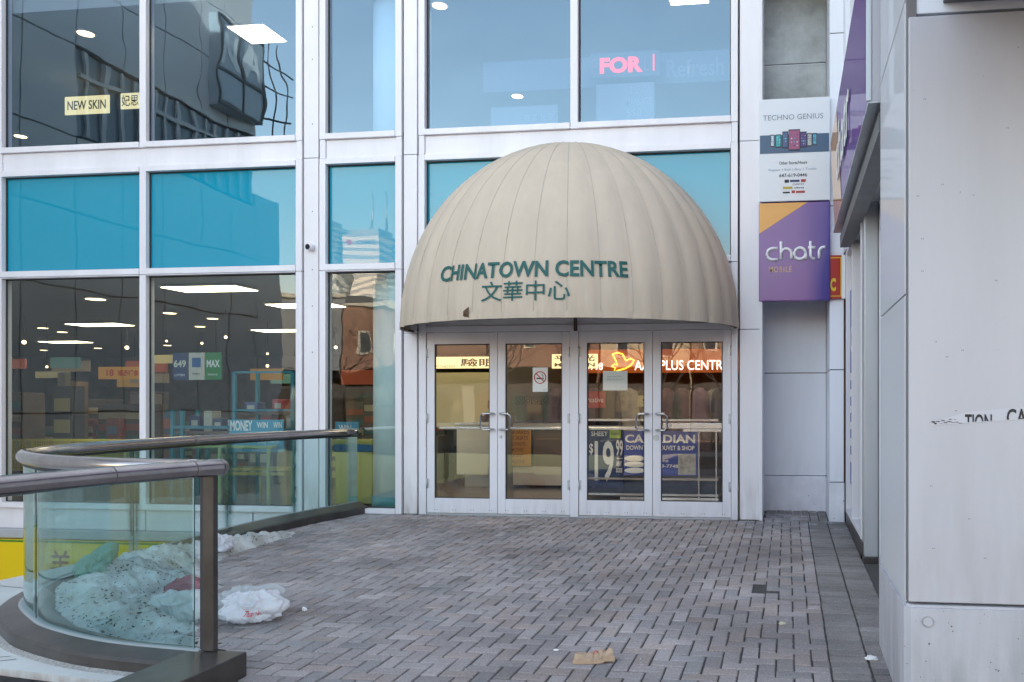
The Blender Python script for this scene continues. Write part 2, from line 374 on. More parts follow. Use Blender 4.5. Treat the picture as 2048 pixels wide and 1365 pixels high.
# the front above the windows, the roof and the sides (they keep the low sun off the plaza)
bm = B(XA0L - 0.5, 0.95, YF - 0.03, YF + 0.4, 7.22, 12.0); box(bm, XA0L - 0.5, 0.95, YF + 0.41, 30, 11.6, 11.98)
obj('upper_wall', bm, M['panel'], bld)
bm = B(-26.0, 12, 30.02, 30.3, -4.2, 12); box(bm, -26.3, -26.02, YF + 2, 30.3, -4.2, 12); obj('rear_wall', bm, M['panel'], bld)
bm = B(XA0L, XA0 - 0.002, YF - 0.04, YF + 0.1, -0.4, 7.2, 0.004); obj('column_cover', bm, M['cover'], bld)

# ---- doors
XL, XR, ZH = -4.345, -0.64, 2.205
bm = BM()
box(bm, XL - 0.092, XL, YF - 0.045, YF + 0.10, 0.0, 2.98, 0.004)
box(bm, XR, XR + 0.074, YF - 0.045, YF + 0.10, 0.0, 2.98, 0.004)
box(bm, -2.553, -2.453, YF - 0.045, YF + 0.10, 0.0, ZH, 0.004)
box(bm, XL + 0.0005, XR - 0.0005, YF - 0.05, YF + 0.10, ZH, ZH + 0.075, 0.004)
box(bm, XL + 0.0005, XR - 0.0005, YF - 0.02, YF + 0.10, ZH + 0.078, 2.98, 0.004)
frame = obj('door_frame', bm, M['door'], bld)
bm = B(XL, XR, YF - 0.03, YF + 0.12, -0.01, 0.014, 0.003); obj('threshold', bm, M['alu'], frame)
doors = [(-4.338, -3.453, 'l'), (-3.447, -2.559, 'r'), (-2.447, -1.567, 'l'), (-1.561, -0.646, 'r')]
for i, (a, b, hs) in enumerate(doors):
    z0, z1 = 0.022, ZH - 0.006
    st = 0.095
    gb, gt = 0.2, z1 - 0.135
    bm = BM(); y0, y1 = YF - 0.028, YF + 0.022
    for (q0, q1, w0, w1) in ((a, a + st, z0, z1), (b - st, b, z0, z1), (a + st + .0005, b - st - .0005, z0, gb), (a + st + .0005, b - st - .0005, gt, z1)):
        box(bm, q0, q1, y0, y1, w0, w1, 0.003)
    d = obj('door', bm, M['door'], bld)
    g = BM(); quad(g, [(a + st, YF, gb), (b - st, YF, gb), (b - st, YF, gt), (a + st, YF, gt)]); obj('glass_pane', g, M['door_glass'], d)
    k = BM()
    for (q0, q1, w0, w1) in ((a + st, a + st + .012, gb, gt), (b - st - .012, b - st, gb, gt), (a + st, b - st, gb, gb + .01), (a + st, b - st, gt - .012, gt)):
        box(k, q0, q1, y0 + .012, y0 + .027, w0, w1)
    obj('glazing_bead', k, M['gasket'], d)
    for s in range(4):
        bx = a + 0.1 + s * (b - a - 0.2) / 3
        for dx in (0, 0.03):
            k = BM(); bmesh.ops.create_uvsphere(k, u_segments=6, v_segments=4, radius=0.005, matrix=Matrix.Translation((bx + dx, y0 - 0.0005, 0.06)))
            obj('screw_head', k, M['joint'], d)
    # D-shaped pull handle near the meeting stile
    hx = b - 0.045 if hs == 'l' else a + 0.045
    dr = -1 if hs == 'l' else 1
    k = BM(); zt, zb = 1.225, 1.035
    pth = [(hx, y0, zb), (hx, y0 - 0.05, zb), (hx + dr * 0.02, y0 - 0.07, zb), (hx + dr * 0.105, y0 - 0.075, zb), (hx + dr * 0.135, y0 - 0.075, zb + 0.03),
           (hx + dr * 0.135, y0 - 0.075, zt - 0.03), (hx + dr * 0.105, y0 - 0.075, zt), (hx + dr * 0.02, y0 - 0.07, zt), (hx, y0 - 0.05, zt), (hx, y0, zt)]
    tube(k, pth, 0.0125, 10); obj('pull_handle', k, M['chrome'], d)
    # push bar behind the glass
    k = BM()
    if i < 3: box(k, a + st + .01, b - st - .01, YF + 0.03, YF + 0.065, 1.03, 1.062, 0.006)
    else: box(k, a + st + .01, b - st - .01, YF + 0.03, YF + 0.09, 1.045, 1.115, 0.008); box(k, a + 0.35, b - st - .02, YF + 0.04, YF + 0.075, 1.012, 1.044, 0.004)
    obj('push_bar', k, M['chrome'], d)
    # hinges on the outer stile
    xh = a if hs == 'l' else b
    for zh in (0.32, 1.11, 1.90):
        k = BM(); tube(k, [(xh, y0 - 0.008, zh), (xh, y0 - 0.008, zh + 0.115)], 0.011, 8); box(k, xh - 0.028, xh + 0.028, y0 - 0.006, y0 - 0.001, zh, zh + 0.115)
        obj('hinge', k, M['alu'], d)
    if hs == 'r':
        k = BM(); rr = 0.018 if i == 1 else 0.036
        bmesh.ops.create_cone(k, cap_ends=True, segments=20, radius1=rr, radius2=rr * .9, depth=0.014, matrix=Matrix.Translation((a + 0.04, y0 - 0.006, 0.945)) @ Matrix.Rotation(R(90), 4, 'X'))
        obj('lock', k, M['alu'], d)

# ------------------------------------------------------------------ the domed awning
DCX, DRX, DRY, DZB, DH = -2.553, 1.985, 1.43, 2.235, 2.16
def dome(th, ph, off=0.0, bulge=True):
    s = math.cos(ph)
    NG = 18
    k = 1.0
    if bulge:
        u = (th + math.pi / 2) / math.pi * NG
        k = 1.0 + 0.0125 * math.sin(math.pi * (u % 1.0)) ** 0.8 * min(1, s * 2)
    z = DZB + DH * math.sin(ph)
    return Vector((DCX + (DRX * k + off) * s * math.sin(th), YF - 0.04 - (DRY * k + off) * s * math.cos(th), z + off * math.sin(ph)))
awn = thing('dome_awning', 'beige canvas half dome awning with green lettering over the four glass doors', 'awning', (DCX, YF, DZB))
bm = BM(); NT, NP = 18 * 6, 40
grid = [[bm.verts.new(dome(-math.pi / 2 + math.pi * i / NT, math.pi / 2 * j / NP)) for i in range(NT + 1)] for j in range(NP)]
for j in range(NP - 1):
    for i in range(NT):
        bm.faces.new((grid[j][i], grid[j][i + 1], grid[j + 1][i + 1], grid[j + 1][i])).smooth = True
top = bm.verts.new(dome(0, math.pi / 2))
for i in range(NT): bm.faces.new((grid[-1][i], grid[-1][i + 1], top))
for f in bm.faces: f.smooth = True
for sct in range(19):           # stitched seams between the gores
    th = -math.pi / 2 + math.pi * sct / 18
    tube(bm, [dome(th, math.pi / 2 * j / 24, 0.001) for j in range(24)], 0.0036, 5, mi=1)
# turned hem at the bottom
hem = [dome(-math.pi / 2 + math.pi * i / 96, 0, 0.004) for i in range(97)]
for p, q in zip(hem, hem[1:]):
    quad(bm, [p + Vector((0, 0, -0.025)), q + Vector((0, 0, -0.025)), q + Vector((0, 0, 0.045)), p + Vector((0, 0, 0.045))])
bmesh.ops.remove_doubles(bm, verts=bm.verts[:], dist=1e-5)
obj('canvas', bm, [M['fabric'], mat('seam_thread', (0.44, 0.39, 0.325), 0.8)], awn)
bm = BM(); tube(bm, [dome(-math.pi / 2 + math.pi * i / 64, 0, -0.03) + Vector((0, 0, -0.012)) for i in range(65)], 0.014, 8)
box(bm, DCX + .06, DCX + .09, YF - 0.10, YF - 0.052, 2.20, 2.42)
tube(bm, [(DCX - DRX + .03, YF - 0.02, 2.235), (DCX + DRX - .03, YF - 0.02, 2.235)], 0.014, 8)
for th in (-1.0, -0.5, 0.5, 1.0):
    tube(bm, [dome(th, math.pi / 2 * j / 16, -0.03, False) for j in range(15)], 0.012, 6)
obj('rib_frame', bm, M['rim'], awn)
def on_dome(bm, off):
    for q in bm.verts:
        u, z = q.co.x, q.co.y
        ph = math.asin(max(-0.99, min(0.99, (z - DZB) / DH)))
        p = dome(u, ph, off + q.co.z); q.co = p
def dome_text(bm, s, th0, th1, z0, z1, bold):
    t = text_bm(s, bold); fit(t, th1 - th0, z1 - z0)
    bmesh.ops.triangulate(t, faces=t.faces[:])
    for _ in range(2):
        es = [e for e in t.edges if e.calc_length() > 0.03]
        if es: bmesh.ops.subdivide_edges(t, edges=es, cuts=1)
        bmesh.ops.triangulate(t, faces=t.faces[:])
    for q in t.verts: q.co.x += th0; q.co.y += z0
    on_dome(t, 0.010)
    tmp = bpy.data.meshes.new('tmp'); t.to_mesh(tmp); t.free(); bm.from_mesh(tmp); bpy.data.meshes.remove(tmp)
bm = BM()
dome_text(bm, 'CHINATOWN CENTRE', -0.585, 0.50, 2.625, 2.795, 0.028); obj('lettering', bm, M['green_ink'], awn); bm = BM()
dome_text(bm, '文華中心', -0.285, 0.19, 2.385, 2.59, 0.006)
obj('lettering', bm, M['green_ink'], awn)
# torn corner of the canvas near the left end of the hem
bm = BM(); a0 = dome(-0.395, 0.005, 0.012); a1 = dome(-0.362, 0.0, 0.014); a2 = dome(-0.360, 0.05, 0.02); a3 = dome(-0.385, 0.028, 0.035)
for pts in ((a0, a1, a3), (a1, a2, a3)): quad(bm, pts)
obj('torn_flap', bm, M['rim'], awn)

# ------------------------------------------------------------------ recess, pier and right wing
rw = thing('panelled_wall', 'grey white panelled wall recessed beside the doors with a stepped pier', 'wall', (0.1, 10.37, 0))
YR = 10.37
bm = BM()
for q0, q1 in ((0.452, 1.72), (1.73, 3.6), (3.61, 5.57)): box(bm, -0.30, 0.478, YR, YR + 0.12, q0, q1 - 0.0, 0.004)
obj('wall_panel', bm, M['panel'], rw)
bm = B(-0.30, 0.478, YR, YR + 0.12, 5.58, 9.0, 0.004); box(bm, -0.30, 0.478, YR - 0.001, YR + 0.12, 4.4, 5.565, 0.004); obj('mottled_panel', bm, M['mottled'], rw)
bm = B(-0.33, 0.476, YR - 0.03, YR + 0.12, -0.05, 0.445, 0.012); obj('concrete_base', bm, M['concrete'], rw)
bm = BM()
for q0, q1 in ((0.45, 1.725), (1.735, 3.6), (3.61, 5.57), (5.58, 9.0)): box(bm, 0.482, 0.64, YF, YR + 0.1, q0, q1, 0.004)
obj('pier_panel', bm, M['panel'], rw)
bm = B(0.474, 0.65, YF - 0.015, YR + 0.1, -0.05, 0.44, 0.012); obj('pier_base', bm, M['concrete'], rw)
bm = BM()
for zz in (0.448, 1.7275, 3.605, 5.575): box(bm, -0.3, 0.478, YR + 0.01, YR + 0.1, zz - 0.01, zz + 0.01); box(bm, 0.49, 0.635, YF + 0.008, YR + 0.09, zz - 0.01, zz + 0.01)
obj('joint_strip', bm, M['joint'], rw)
bm = B(-0.28, 0.5, YR + 0.13, YR + 0.2, -0.1, 9); obj('wall_core', bm, M['joint'], rw)

# shop front along the right side
sf = thing('storefront', 'narrow glazed shop front seen edge on under the purple sign box', 'storefront', (0.69, 8.5, 0))
XS = 0.69
bm = B(XS - 0.03, XS + 0.1, 7.45, YF - 0.02, -0.08, 0.11, 0.006); obj('sill', bm, M['kerb_metal'], sf)
bm = BM()
for (y0, y1) in ((9.47, 9.54), (8.62, 8.70), (7.60, 7.66)): box(bm, XS - 0.03, XS + 0.07, y0, y1, 0.112, 3.10, 0.004)
box(bm, XS - 0.028, XS + 0.07, 7.665, 9.465, 3.02, 3.098, 0.004); box(bm, XS - 0.028, XS + 0.07, 7.665, 9.465, 0.112, 0.16, 0.004)
obj('frame', bm, M['white'], sf)
for y0, y1 in ((8.70, 9.47), (7.66, 8.62)):
    g = BM(); quad(g, [(XS + 0.02, y1, 0.16), (XS + 0.02, y0, 0.16), (XS + 0.02, y0, 3.02), (XS + 0.02, y1, 3.02)]); obj('glass_pane', g, M['door_glass'], sf)
bm = B(XS - 0.02, XS + 0.10, 7.36, 7.595, 0.0, 3.4, 0.006); box(bm, XS + 0.105, XS + 0.2, 7.38, 7.55, 0.0, 3.4, 0.004)
obj('jamb_column', bm, M['alu'], sf)
bm = B(XS - 0.03, XS + 0.22, 7.33, 7.62, -0.1, 0.0, 0.004); obj('jamb_foot', bm, M['kerb_metal'], sf)
bm = B(XS + 0.010, XS + 0.014, 8.75, 9.42, 0.45, 2.6)
po = obj('window_poster', bm, flat('faded_blue_poster', (0.16, 0.22, 0.48)), sf)
bm = BM(); letters(bm, 'O', 9.35, 9.0, 1.9, 2.2, XS + 0.008, 0.03, face='-x'); obj('poster_lettering', bm, WHITE_INK, po)
for k2 in range(6): obj('print_line', B(XS + 0.006, XS + 0.0085, 8.85, 9.36, 1.6 - k2 * 0.18, 1.68 - k2 * 0.18), WHITE_INK, po)
bm = B(XS + 0.0, XS + 0.3, 5.0, YF + 0.5, 3.105, 9.0, 0.0); box(bm, 0.642, XS - 0.001, 9.3, YF + 0.6, 3.06, 9.0); obj('upper_wall', bm, M['panel'], sf)
bm = B(XS + 0.45, XS + 0.5, 7.0, YF, -0.05, 3.1); obj('shop_backing', bm, flat('dim_shop_wall', (0.30, 0.32, 0.36)), sf)
bm = B(XS + 0.10, XS + 0.45, 5.0, 7.33, -0.1, 3.1); obj('return_wall', bm, M['panel'], sf)

# near pier with white sheets
pr = thing('clad_pier', 'near white pier clad in smooth sheets on a chipped concrete base', 'pillar', (0.55, 3.95, -0.1))
PX, PY = 0.55, 3.952
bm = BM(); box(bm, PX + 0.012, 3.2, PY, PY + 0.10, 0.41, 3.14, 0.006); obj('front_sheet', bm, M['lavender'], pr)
bm = BM()
for q0, q1 in ((0.40, 1.845), (1.853, 3.228), (3.238, 9.0)): box(bm, PX, PX + 0.05, PY + 0.045, 5.02, q0, q1, 0.004)
obj('side_sheet', bm, M['glossy'], pr)
bm = BM()
box(bm, PX + 0.006, PX + 0.05, PY + 0.012, PY + 0.043, 0.41, 3.3, 0.003); obj('corner_strip', bm, mat('brown_grey_seal', (.17, .15, .15), .6), pr)
bm = B(PX + 0.05, 3.2, PY + 0.1, 5.0, -0.2, 9.0); obj('core', bm, M['joint'], pr)
bm = B(PX + 0.012, 3.2, PY + 0.02, PY + 0.1, 3.16, 9.0, 0.004); obj('head_sheet', bm, M['panel'], pr)
bm = B(PX + 0.17, 6.0, PY - 2.6, PY + 0.018, 3.20, 3.5, 0.004); obj('overhang', bm, M['soffit'], pr)  # overhang lengthened out of view to shade the pier
bm = BM()
prism(bm, [(PX - 0.008, 5.015), (PX - 0.008, PY + 0.02), (PX + 0.02, PY - 0.012), (3.2, PY - 0.012), (3.2, 5.015)], 'z', -0.3, 0.398)
bmesh.ops.bevel(bm, geom=[e for e in bm.edges if abs(e.verts[0].co.z - e.verts[1].co.z) < 1e-4 and e.verts[0].co.z > 0.3], offset=0.012, segments=2, affect='EDGES')
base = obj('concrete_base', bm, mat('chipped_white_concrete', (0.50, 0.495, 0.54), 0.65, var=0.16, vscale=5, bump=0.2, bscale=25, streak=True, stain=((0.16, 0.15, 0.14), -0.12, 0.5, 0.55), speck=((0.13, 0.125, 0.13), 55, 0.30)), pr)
bm = BM(); bmesh.ops.create_cone(bm, cap_ends=True, segments=24, radius1=0.021, radius2=0.024, depth=0.01, matrix=Matrix.Translation((0.647, PY - 0.014, 0.325)) @ Matrix.Rotation(R(90), 4, 'X'))
obj('tie_plug', bm, base.data.materials[0], base)
bm = BM(); tube(bm, [(0.647 + .023 * math.cos(R(k * 15)), PY - 0.018, 0.325 + .023 * math.sin(R(k * 15))) for k in range(25)], 0.0022, 5); obj('tie_ring', bm, M['grout'], base)
for (dx, dz) in ((0.68, 1.62), (0.73, 1.55), (0.80, 1.58), (0.62, 2.1), (0.62, 1.95), (0.71, 2.35), (0.77, 1.3), (0.66, 0.95), (0.83, 0.8), (0.9, 0.62), (0.67, 0.66), (0.63, 2.75), (0.6, 2.3), (0.95, 1.9), (1.0, 2.6)):
    bm = BM()
    for d2 in (0, 0.007): box(bm, dx + d2, dx + d2 + 0.0025, PY - 0.0015, PY + 0.002, dz, dz + 0.005)
    obj('screw_hole', bm, M['joint'], pr)
# scrap of caution tape stuck to the pier
tp = BM()
quad(tp, [(0.66, PY - 0.002, 1.233), (1.14, PY - 0.002, 1.268), (1.14, PY - 0.002, 1.325), (0.82, PY - 0.002, 1.296), (0.66, PY - 0.002, 1.245)])
tape = tag(obj('caution_tape', tp, flat('pale_tape', (0.56, 0.55, 0.60))), 'torn strip of pale tape with half cut black capitals stuck on the near white pier', 'tape')
for word, x0, x1, z0, z1 in (('TION', 0.815, 0.935, 1.215, 1.287), ('CAU', 1.0, 1.13, 1.232, 1.312)):
    bm = BM(); letters(bm, word, x0, x1, z0, z1, PY - 0.004, 0.02)
    bmesh.ops.bisect_plane(bm, geom=bm.verts[:] + bm.edges[:] + bm.faces[:], plane_co=(0.82, PY, 1.249), plane_no=(-0.066, 0, 1), clear_inner=True)
    obj('lettering', bm, INK, tape)
bm = BM()
for k2 in range(26):
    x = 0.66 + random.random() * 0.13; z = 1.236 + (x - 0.66) * 0.05 + random.random() * 0.022
    box(bm, x, x + 0.004 + random.random() * 0.012, PY - 0.004, PY - 0.0035, z, z + 0.0012 + random.random() * 0.003)
obj('ink_scraps', bm, INK, tape)

# mass of the right wing behind (out of sight, it keeps the sun off)
bm = B(1.2, 12, 5.1, 30, -4, 11.9); tag(obj('right_wing', bm, M['panel']), 'plain windowless wing of the shopping centre behind the near pier', 'building')

# ------------------------------------------------------------------ signs on the right
def grad_mat(name, orange, purple, blue):
    """Printed face: purple running into blue at one side (a printed colour blend)."""
    m = bpy.data.materials.new(name); m.use_nodes = True; n, l = m.node_tree.nodes, m.node_tree.links; b = n['Principled BSDF']
    tc = n.new('ShaderNodeTexCoord'); sep = n.new('ShaderNodeSeparateXYZ'); l.new(tc.outputs['Generated'], sep.inputs[0])
    t = n.new('ShaderNodeTexNoise'); t.inputs['Scale'].default_value = 1.3; t.inputs['Detail'].default_value = 0; l.new(tc.outputs['Generated'], t.inputs[0])
    ad = n.new('ShaderNodeMath'); ad.operation = 'MULTIPLY_ADD'; ad.inputs[1].default_value = 0.75; l.new(t.outputs['Fac'], ad.inputs[0]); l.new(sep.outputs[0], ad.inputs[2])
    r = n.new('ShaderNodeValToRGB'); r.color_ramp.elements[0].position = 0.75; r.color_ramp.elements[0].color = (*purple, 1)
    r.color_ramp.elements[1].position = 1.2; r.color_ramp.elements[1].color = (*blue, 1); r.color_ramp.elements[1].position = 1.0
    dv = n.new('ShaderNodeMath'); dv.operation = 'MULTIPLY'; dv.inputs[1].default_value = 0.75; l.new(ad.outputs[0], dv.inputs[0]); l.new(dv.outputs[0], r.inputs[0])
    l.new(r.outputs[0], b.inputs['Base Color']); b.inputs['Roughness'].default_value = 0.22
    return m
YS = 9.5
sg = thing('phone_shop_sign', 'white phone repair sign board with a fan of smartphones above the purple sign', 'sign', (0.08, YS, 3.65))
bm = B(-0.322, 0.483, YS, YS + 0.14, 3.655, 4.83, 0.006); obj('sign_box', bm, flat('sign_white', (0.70, 0.72, 0.76), 0.3), sg)
bm = B(-0.31, 0.472, YS - 0.003, YS - 0.0008, 4.205, 4.415); obj('navy_band', bm, flat('slate_blue_print', (0.045, 0.09, 0.17), 0.3), sg)
bm = BM(); letters(bm, 'TECHNO GENIUS', -0.275, 0.405, 4.585, 4.645, YS - 0.003, -0.004)
obj('lettering', bm, GREY_INK, sg)
bm = BM(); letters(bm, 'Other Stores/Hours', -0.09, 0.225, 4.075, 4.11, YS - 0.003, 0.008); obj('small_print', bm, INK, sg); bm = BM(); letters(bm, '647-619-0446', -0.09, 0.225, 3.93, 3.97, YS - 0.003, 0.008)
obj('small_print', bm, INK, sg)
bm = BM(); letters(bm, 'Repair | Sell | Buy | Trade', -0.21, 0.33, 3.995, 4.03, YS - 0.003, 0.0)
obj('service_line', bm, flat('pale_blue_ink', (0.30, 0.36, 0.48)), sg)
bm = B(-0.03, 0.02, YS - 0.003, YS - 0.001, 3.865, 3.9, mi=0); box(bm, 0.03, 0.14, YS - 0.003, YS - 0.001, 3.872, 3.896, mi=1); box(bm, 0.155, 0.21, YS - 0.003, YS - 0.001, 3.868, 3.9, mi=2)
box(bm, -0.05, 0.06, YS - 0.003, YS - 0.001, 3.795, 3.82, mi=3); letters(bm, 'vivo', 0.075, 0.19, 3.795, 3.815, YS - 0.003, 0.02, mi=0); box(bm, -0.05, 0.03, YS - 0.003, YS - 0.001, 3.745, 3.762, mi=0)
box(bm, 0.05, 0.09, YS - 0.003, YS - 0.001, 3.745, 3.775, mi=2); box(bm, 0.1, 0.2, YS - 0.003, YS - 0.001, 3.745, 3.77, mi=2); letters(bm, 'OPPO', 0.06, 0.19, 3.835, 3.853, YS - 0.003, 0.0, mi=0)
obj('brand_row', bm, [INK, NAVY, flat('brick_red_print', (0.42, 0.06, 0.05)), flat('ochre_print', (0.5, 0.38, 0.04))], sg)
phone_cols = [(0.50, 0.62, 0.66), (0.05, 0.42, 0.44), (0.08, 0.13, 0.25), (0.33, 0.10, 0.20), (0.10, 0.06, 0.20), (0.45, 0.45, 0.42), (0.05, 0.30, 0.42)]
px_ = [(-0.19, 0.045, 4.28, 4.42), (-0.13, 0.06, 4.27, 4.42), (-0.055, 0.065, 4.26, 4.45), (0.015, 0.13, 4.23, 4.47), (0.145, 0.075, 4.26, 4.44), (0.225, 0.055, 4.27, 4.42), (0.285, 0.05, 4.28, 4.42)]
ph = BM()
for i in (0, 6, 1, 5, 2, 4, 3):
    x, w, z0, z1 = px_[i]; yy = YS - 0.004 - 0.0015 * (3 - abs(3 - i))
    box(ph, x, x + w, yy - 0.0008, yy, z0, z1, mi=7); box(ph, x + 0.006, x + w - 0.006, yy - 0.0014, yy - 0.0009, z0 + 0.012, z1 - 0.012, mi=i)
    for q in range(3):
        for q2 in range(4):
            box(ph, x + w * (.2 + .25 * q), x + w * (.2 + .25 * q) + w * .13, yy - 0.0019, yy - 0.0015, z0 + (z1 - z0) * (.2 + .17 * q2), z0 + (z1 - z0) * (.2 + .17 * q2) + 0.012, mi=(i + q + q2 * 2) % 7)
obj('printed_phones', ph, [flat('phone_print', c) for c in phone_cols] + [flat('phone_black', (0.03, 0.03, 0.04))], sg)

sg2 = thing('mobile_shop_sign', 'purple sign board with orange corner and white rounded lettering beside the awning', 'sign', (0.08, YS, 2.52))
sb = obj('sign_box', B(-0.322, 0.483, YS, YS + 0.14, 2.518, 3.64, 0.006), grad_mat('purple_print', None, (0.17, 0.05, 0.26), (0.025, 0.008, 0.22)), sg2)
bm = BM(); quad(bm, [(-0.318, YS - 0.002, 3.29), (0.23, YS - 0.002, 3.637), (-0.318, YS - 0.002, 3.637)]); obj('orange_corner', bm, flat('orange_print', (0.72, 0.34, 0.06), 0.25), sg2)
bm = BM()   # rounded letters drawn as round strokes
yl = YS - 0.006
def stroke(pts, r=0.0165): tube(bm, [(x, yl, z) for x, z in pts], r, 8)
def arc(cx, cz, rr, a0, a1, n=14): return [(cx + rr * math.cos(R(a0 + (a1 - a0) * k / n)), cz + rr * math.sin(R(a0 + (a1 - a0) * k / n))) for k in range(n + 1)]
zb, rr = 2.99, 0.064
stroke([(-0.105, zb + 2 * rr)] + arc(-0.165, zb + rr, rr, 90, 270) + [(-0.105, zb)])
stroke([(-0.07, zb), (-0.07, zb + 0.205)]); stroke([(-0.07, zb + rr)] + arc(-0.01, zb + rr, 0.058, 165, 0) + [(0.048, zb)])
stroke(arc(0.145, zb + rr, rr, 0, 360, 22)); stroke([(0.209, zb + rr), (0.212, zb)])
stroke([(0.262, zb + 0.2), (0.262, zb + 0.04), (0.285, zb + 0.004), (0.315, zb)]); stroke([(0.235, zb + 2 * rr), (0.318, zb + 2 * rr)])
stroke([(0.36, zb), (0.36, zb + 0.08)] + arc(0.415, zb + 0.075, 0.055, 170, 90) + [(0.43, zb + 0.13)])
obj('wordmark', bm, flat('sign_letter_white', (0.85, 0.85, 0.88), 0.3), sg2)
bm = BM(); letters(bm, 'MOBILE', -0.205, 0.05, 2.845, 2.91, YS - 0.003, 0.004, space=1.25); obj('lettering', bm, flat('tan_ink', (0.68, 0.42, 0.22)), sg2)

rs = thing('red_sign', 'small red sign with yellow border and a letter C peeking out behind the purple sign', 'sign', (0.5, 9.52, 2.53))
obj('sign_box', B(0.25, 0.635, 9.52, 9.56, 2.535, 3.03, 0.004), flat('red_print', (0.42, 0.025, 0.02), 0.35), rs)
bm = BM()
for q in ((0.26, 0.61, 2.56, 2.57), (0.26, 0.61, 2.995, 3.005), (0.60, 0.61, 2.57, 2.995)): box(bm, q[0], q[1], 9.517, 9.519, q[2], q[3])
letters(bm, 'C', 0.485, 0.55, 2.62, 2.77, 9.517, 0.05); obj('lettering', bm, flat('yellow_ink', (0.75, 0.52, 0.03)), rs)
bm = B(0.612, 0.656, YF - 0.052, YF - 0.008, 2.535, 3.03, 0.003); obj('light_edge', bm, WHITE_INK, rs)

fs_ = thing('purple_fascia_sign', 'long purple fascia sign box running along the shop front on the right', 'sign', (0.6, 7, 3.15))
bm = BM(); Y0, Y1, ZB, ZT = 5.06, 8.85, 3.155, 4.24
def sloped(x0, x1, y0, y1, z0, z1, t):
    f0 = [(x0, y0, z0), (x0 - t, y0, z1), (x1, y0, z1), (x1, y0, z0)]; f1 = [(p[0], y1 + (0.45 if p[2] == z1 else 0), p[2]) for p in f0]
    return f0, f1
f0, f1 = sloped(0.50, 0.685, Y0, Y1, ZB, ZT, 0.02)
va = [bm.verts.new(p) for p in f0]; vb = [bm.verts.new(p) for p in f1]
bm.faces.new(va); bm.faces.new(vb[::-1])
for i in range(4): bm.faces.new((va[i], vb[i], vb[(i + 1) % 4], va[(i + 1) % 4]))
bmesh.ops.recalc_face_normals(bm, faces=bm.faces[:])
for f in bm.faces:
    c = f.calc_center_median(); nrm = f.normal
    f.material_index = 1 if nrm.z < -0.5 else (2 if nrm.y < -0.5 else 0)
obj('sign_box', bm, [glass('glossy_purple_face', None, (1, 1, 1), 0.02, 0.0015, 3.0, back=(0.17, 0.09, 0.30), graz=0.45, rough=0.02), M['soffit'], M['lavender']], fs_)
bm = BM(); quad(bm, [(0.497, 8.84, ZB + 0.01), (0.497, 7.7, ZB + 0.01), (0.476, 8.2, ZT - 0.02), (0.476, 9.28, ZT - 0.02)]); obj('orange_end', bm, flat('orange_face', (0.75, 0.36, 0.08), 0.15), fs_)
bm = BM(); letters(bm, 'chatr', 8.3, 6.6, 3.5, 4.0, 0.478, 0.02, face='-x'); obj('lettering', bm, WHITE_INK, fs_)
bm = B(0.470, 0.50, Y0 - 0.012, Y0, ZB - 0.002, ZT, 0.002); box(bm, 0.484, 0.686, Y0, Y1, ZB - 0.012, ZB - 0.001); obj('edge_trim', bm, M['alu'], fs_)
bm = B(0.55, 0.68, 5.1, 8.8, 2.98, 3.10); obj('soffit_channel', bm, M['soffit'], fs_)

# security camera on the left column cover
sc_ = thing('security_camera', 'small white bullet security camera on the white column cover between windows', 'camera', (-5.83, YF - 0.04, 3.27))
bm = BM(); tube(bm, [(-5.815, YF - 0.04, 3.27), (-5.822, YF - 0.07, 3.272), (-5.832, YF - 0.12, 3.268)], 0.038, 16, rad=[0.036, 0.045, 0.042]); obj('body', bm, M['white'], sc_)
bm = BM(); tube(bm, [(-5.832, YF - 0.119, 3.268), (-5.834, YF - 0.126, 3.2675)], 0.034, 16); obj('lens', bm, flat('lens_black', (0.01, 0.01, 0.012), 0.1), sc_)

# yellow sign on the lower storey
ys = thing('yellow_sign', 'long yellow shop sign with a red character on the storey below the walkway', 'sign', (-8, YF - 0.1, -1.3))
obj('sign_board', B(XA0L, -5.3, YF - 0.13, YF - 0.02, -1.45, -0.405, 0.006), flat('bright_yellow_print', (0.80, 0.56, 0.0), 0.4), ys)
bm = B(XA0L, -5.3, YF - 0.134, YF - 0.131, -0.435, -0.41); obj('green_line', bm, flat('green_print', (0.05, 0.22, 0.02)), ys)
bm = BM(); letters(bm, '羊', -9.35, -9.05, -0.86, -0.53, YF - 0.135, 0.012); letters(bm, '城', -8.5, -8.15, -0.9, -0.53, YF - 0.135, 0.012)
obj('lettering', bm, flat('maroon_ink', (0.30, 0.05, 0.02)), ys)

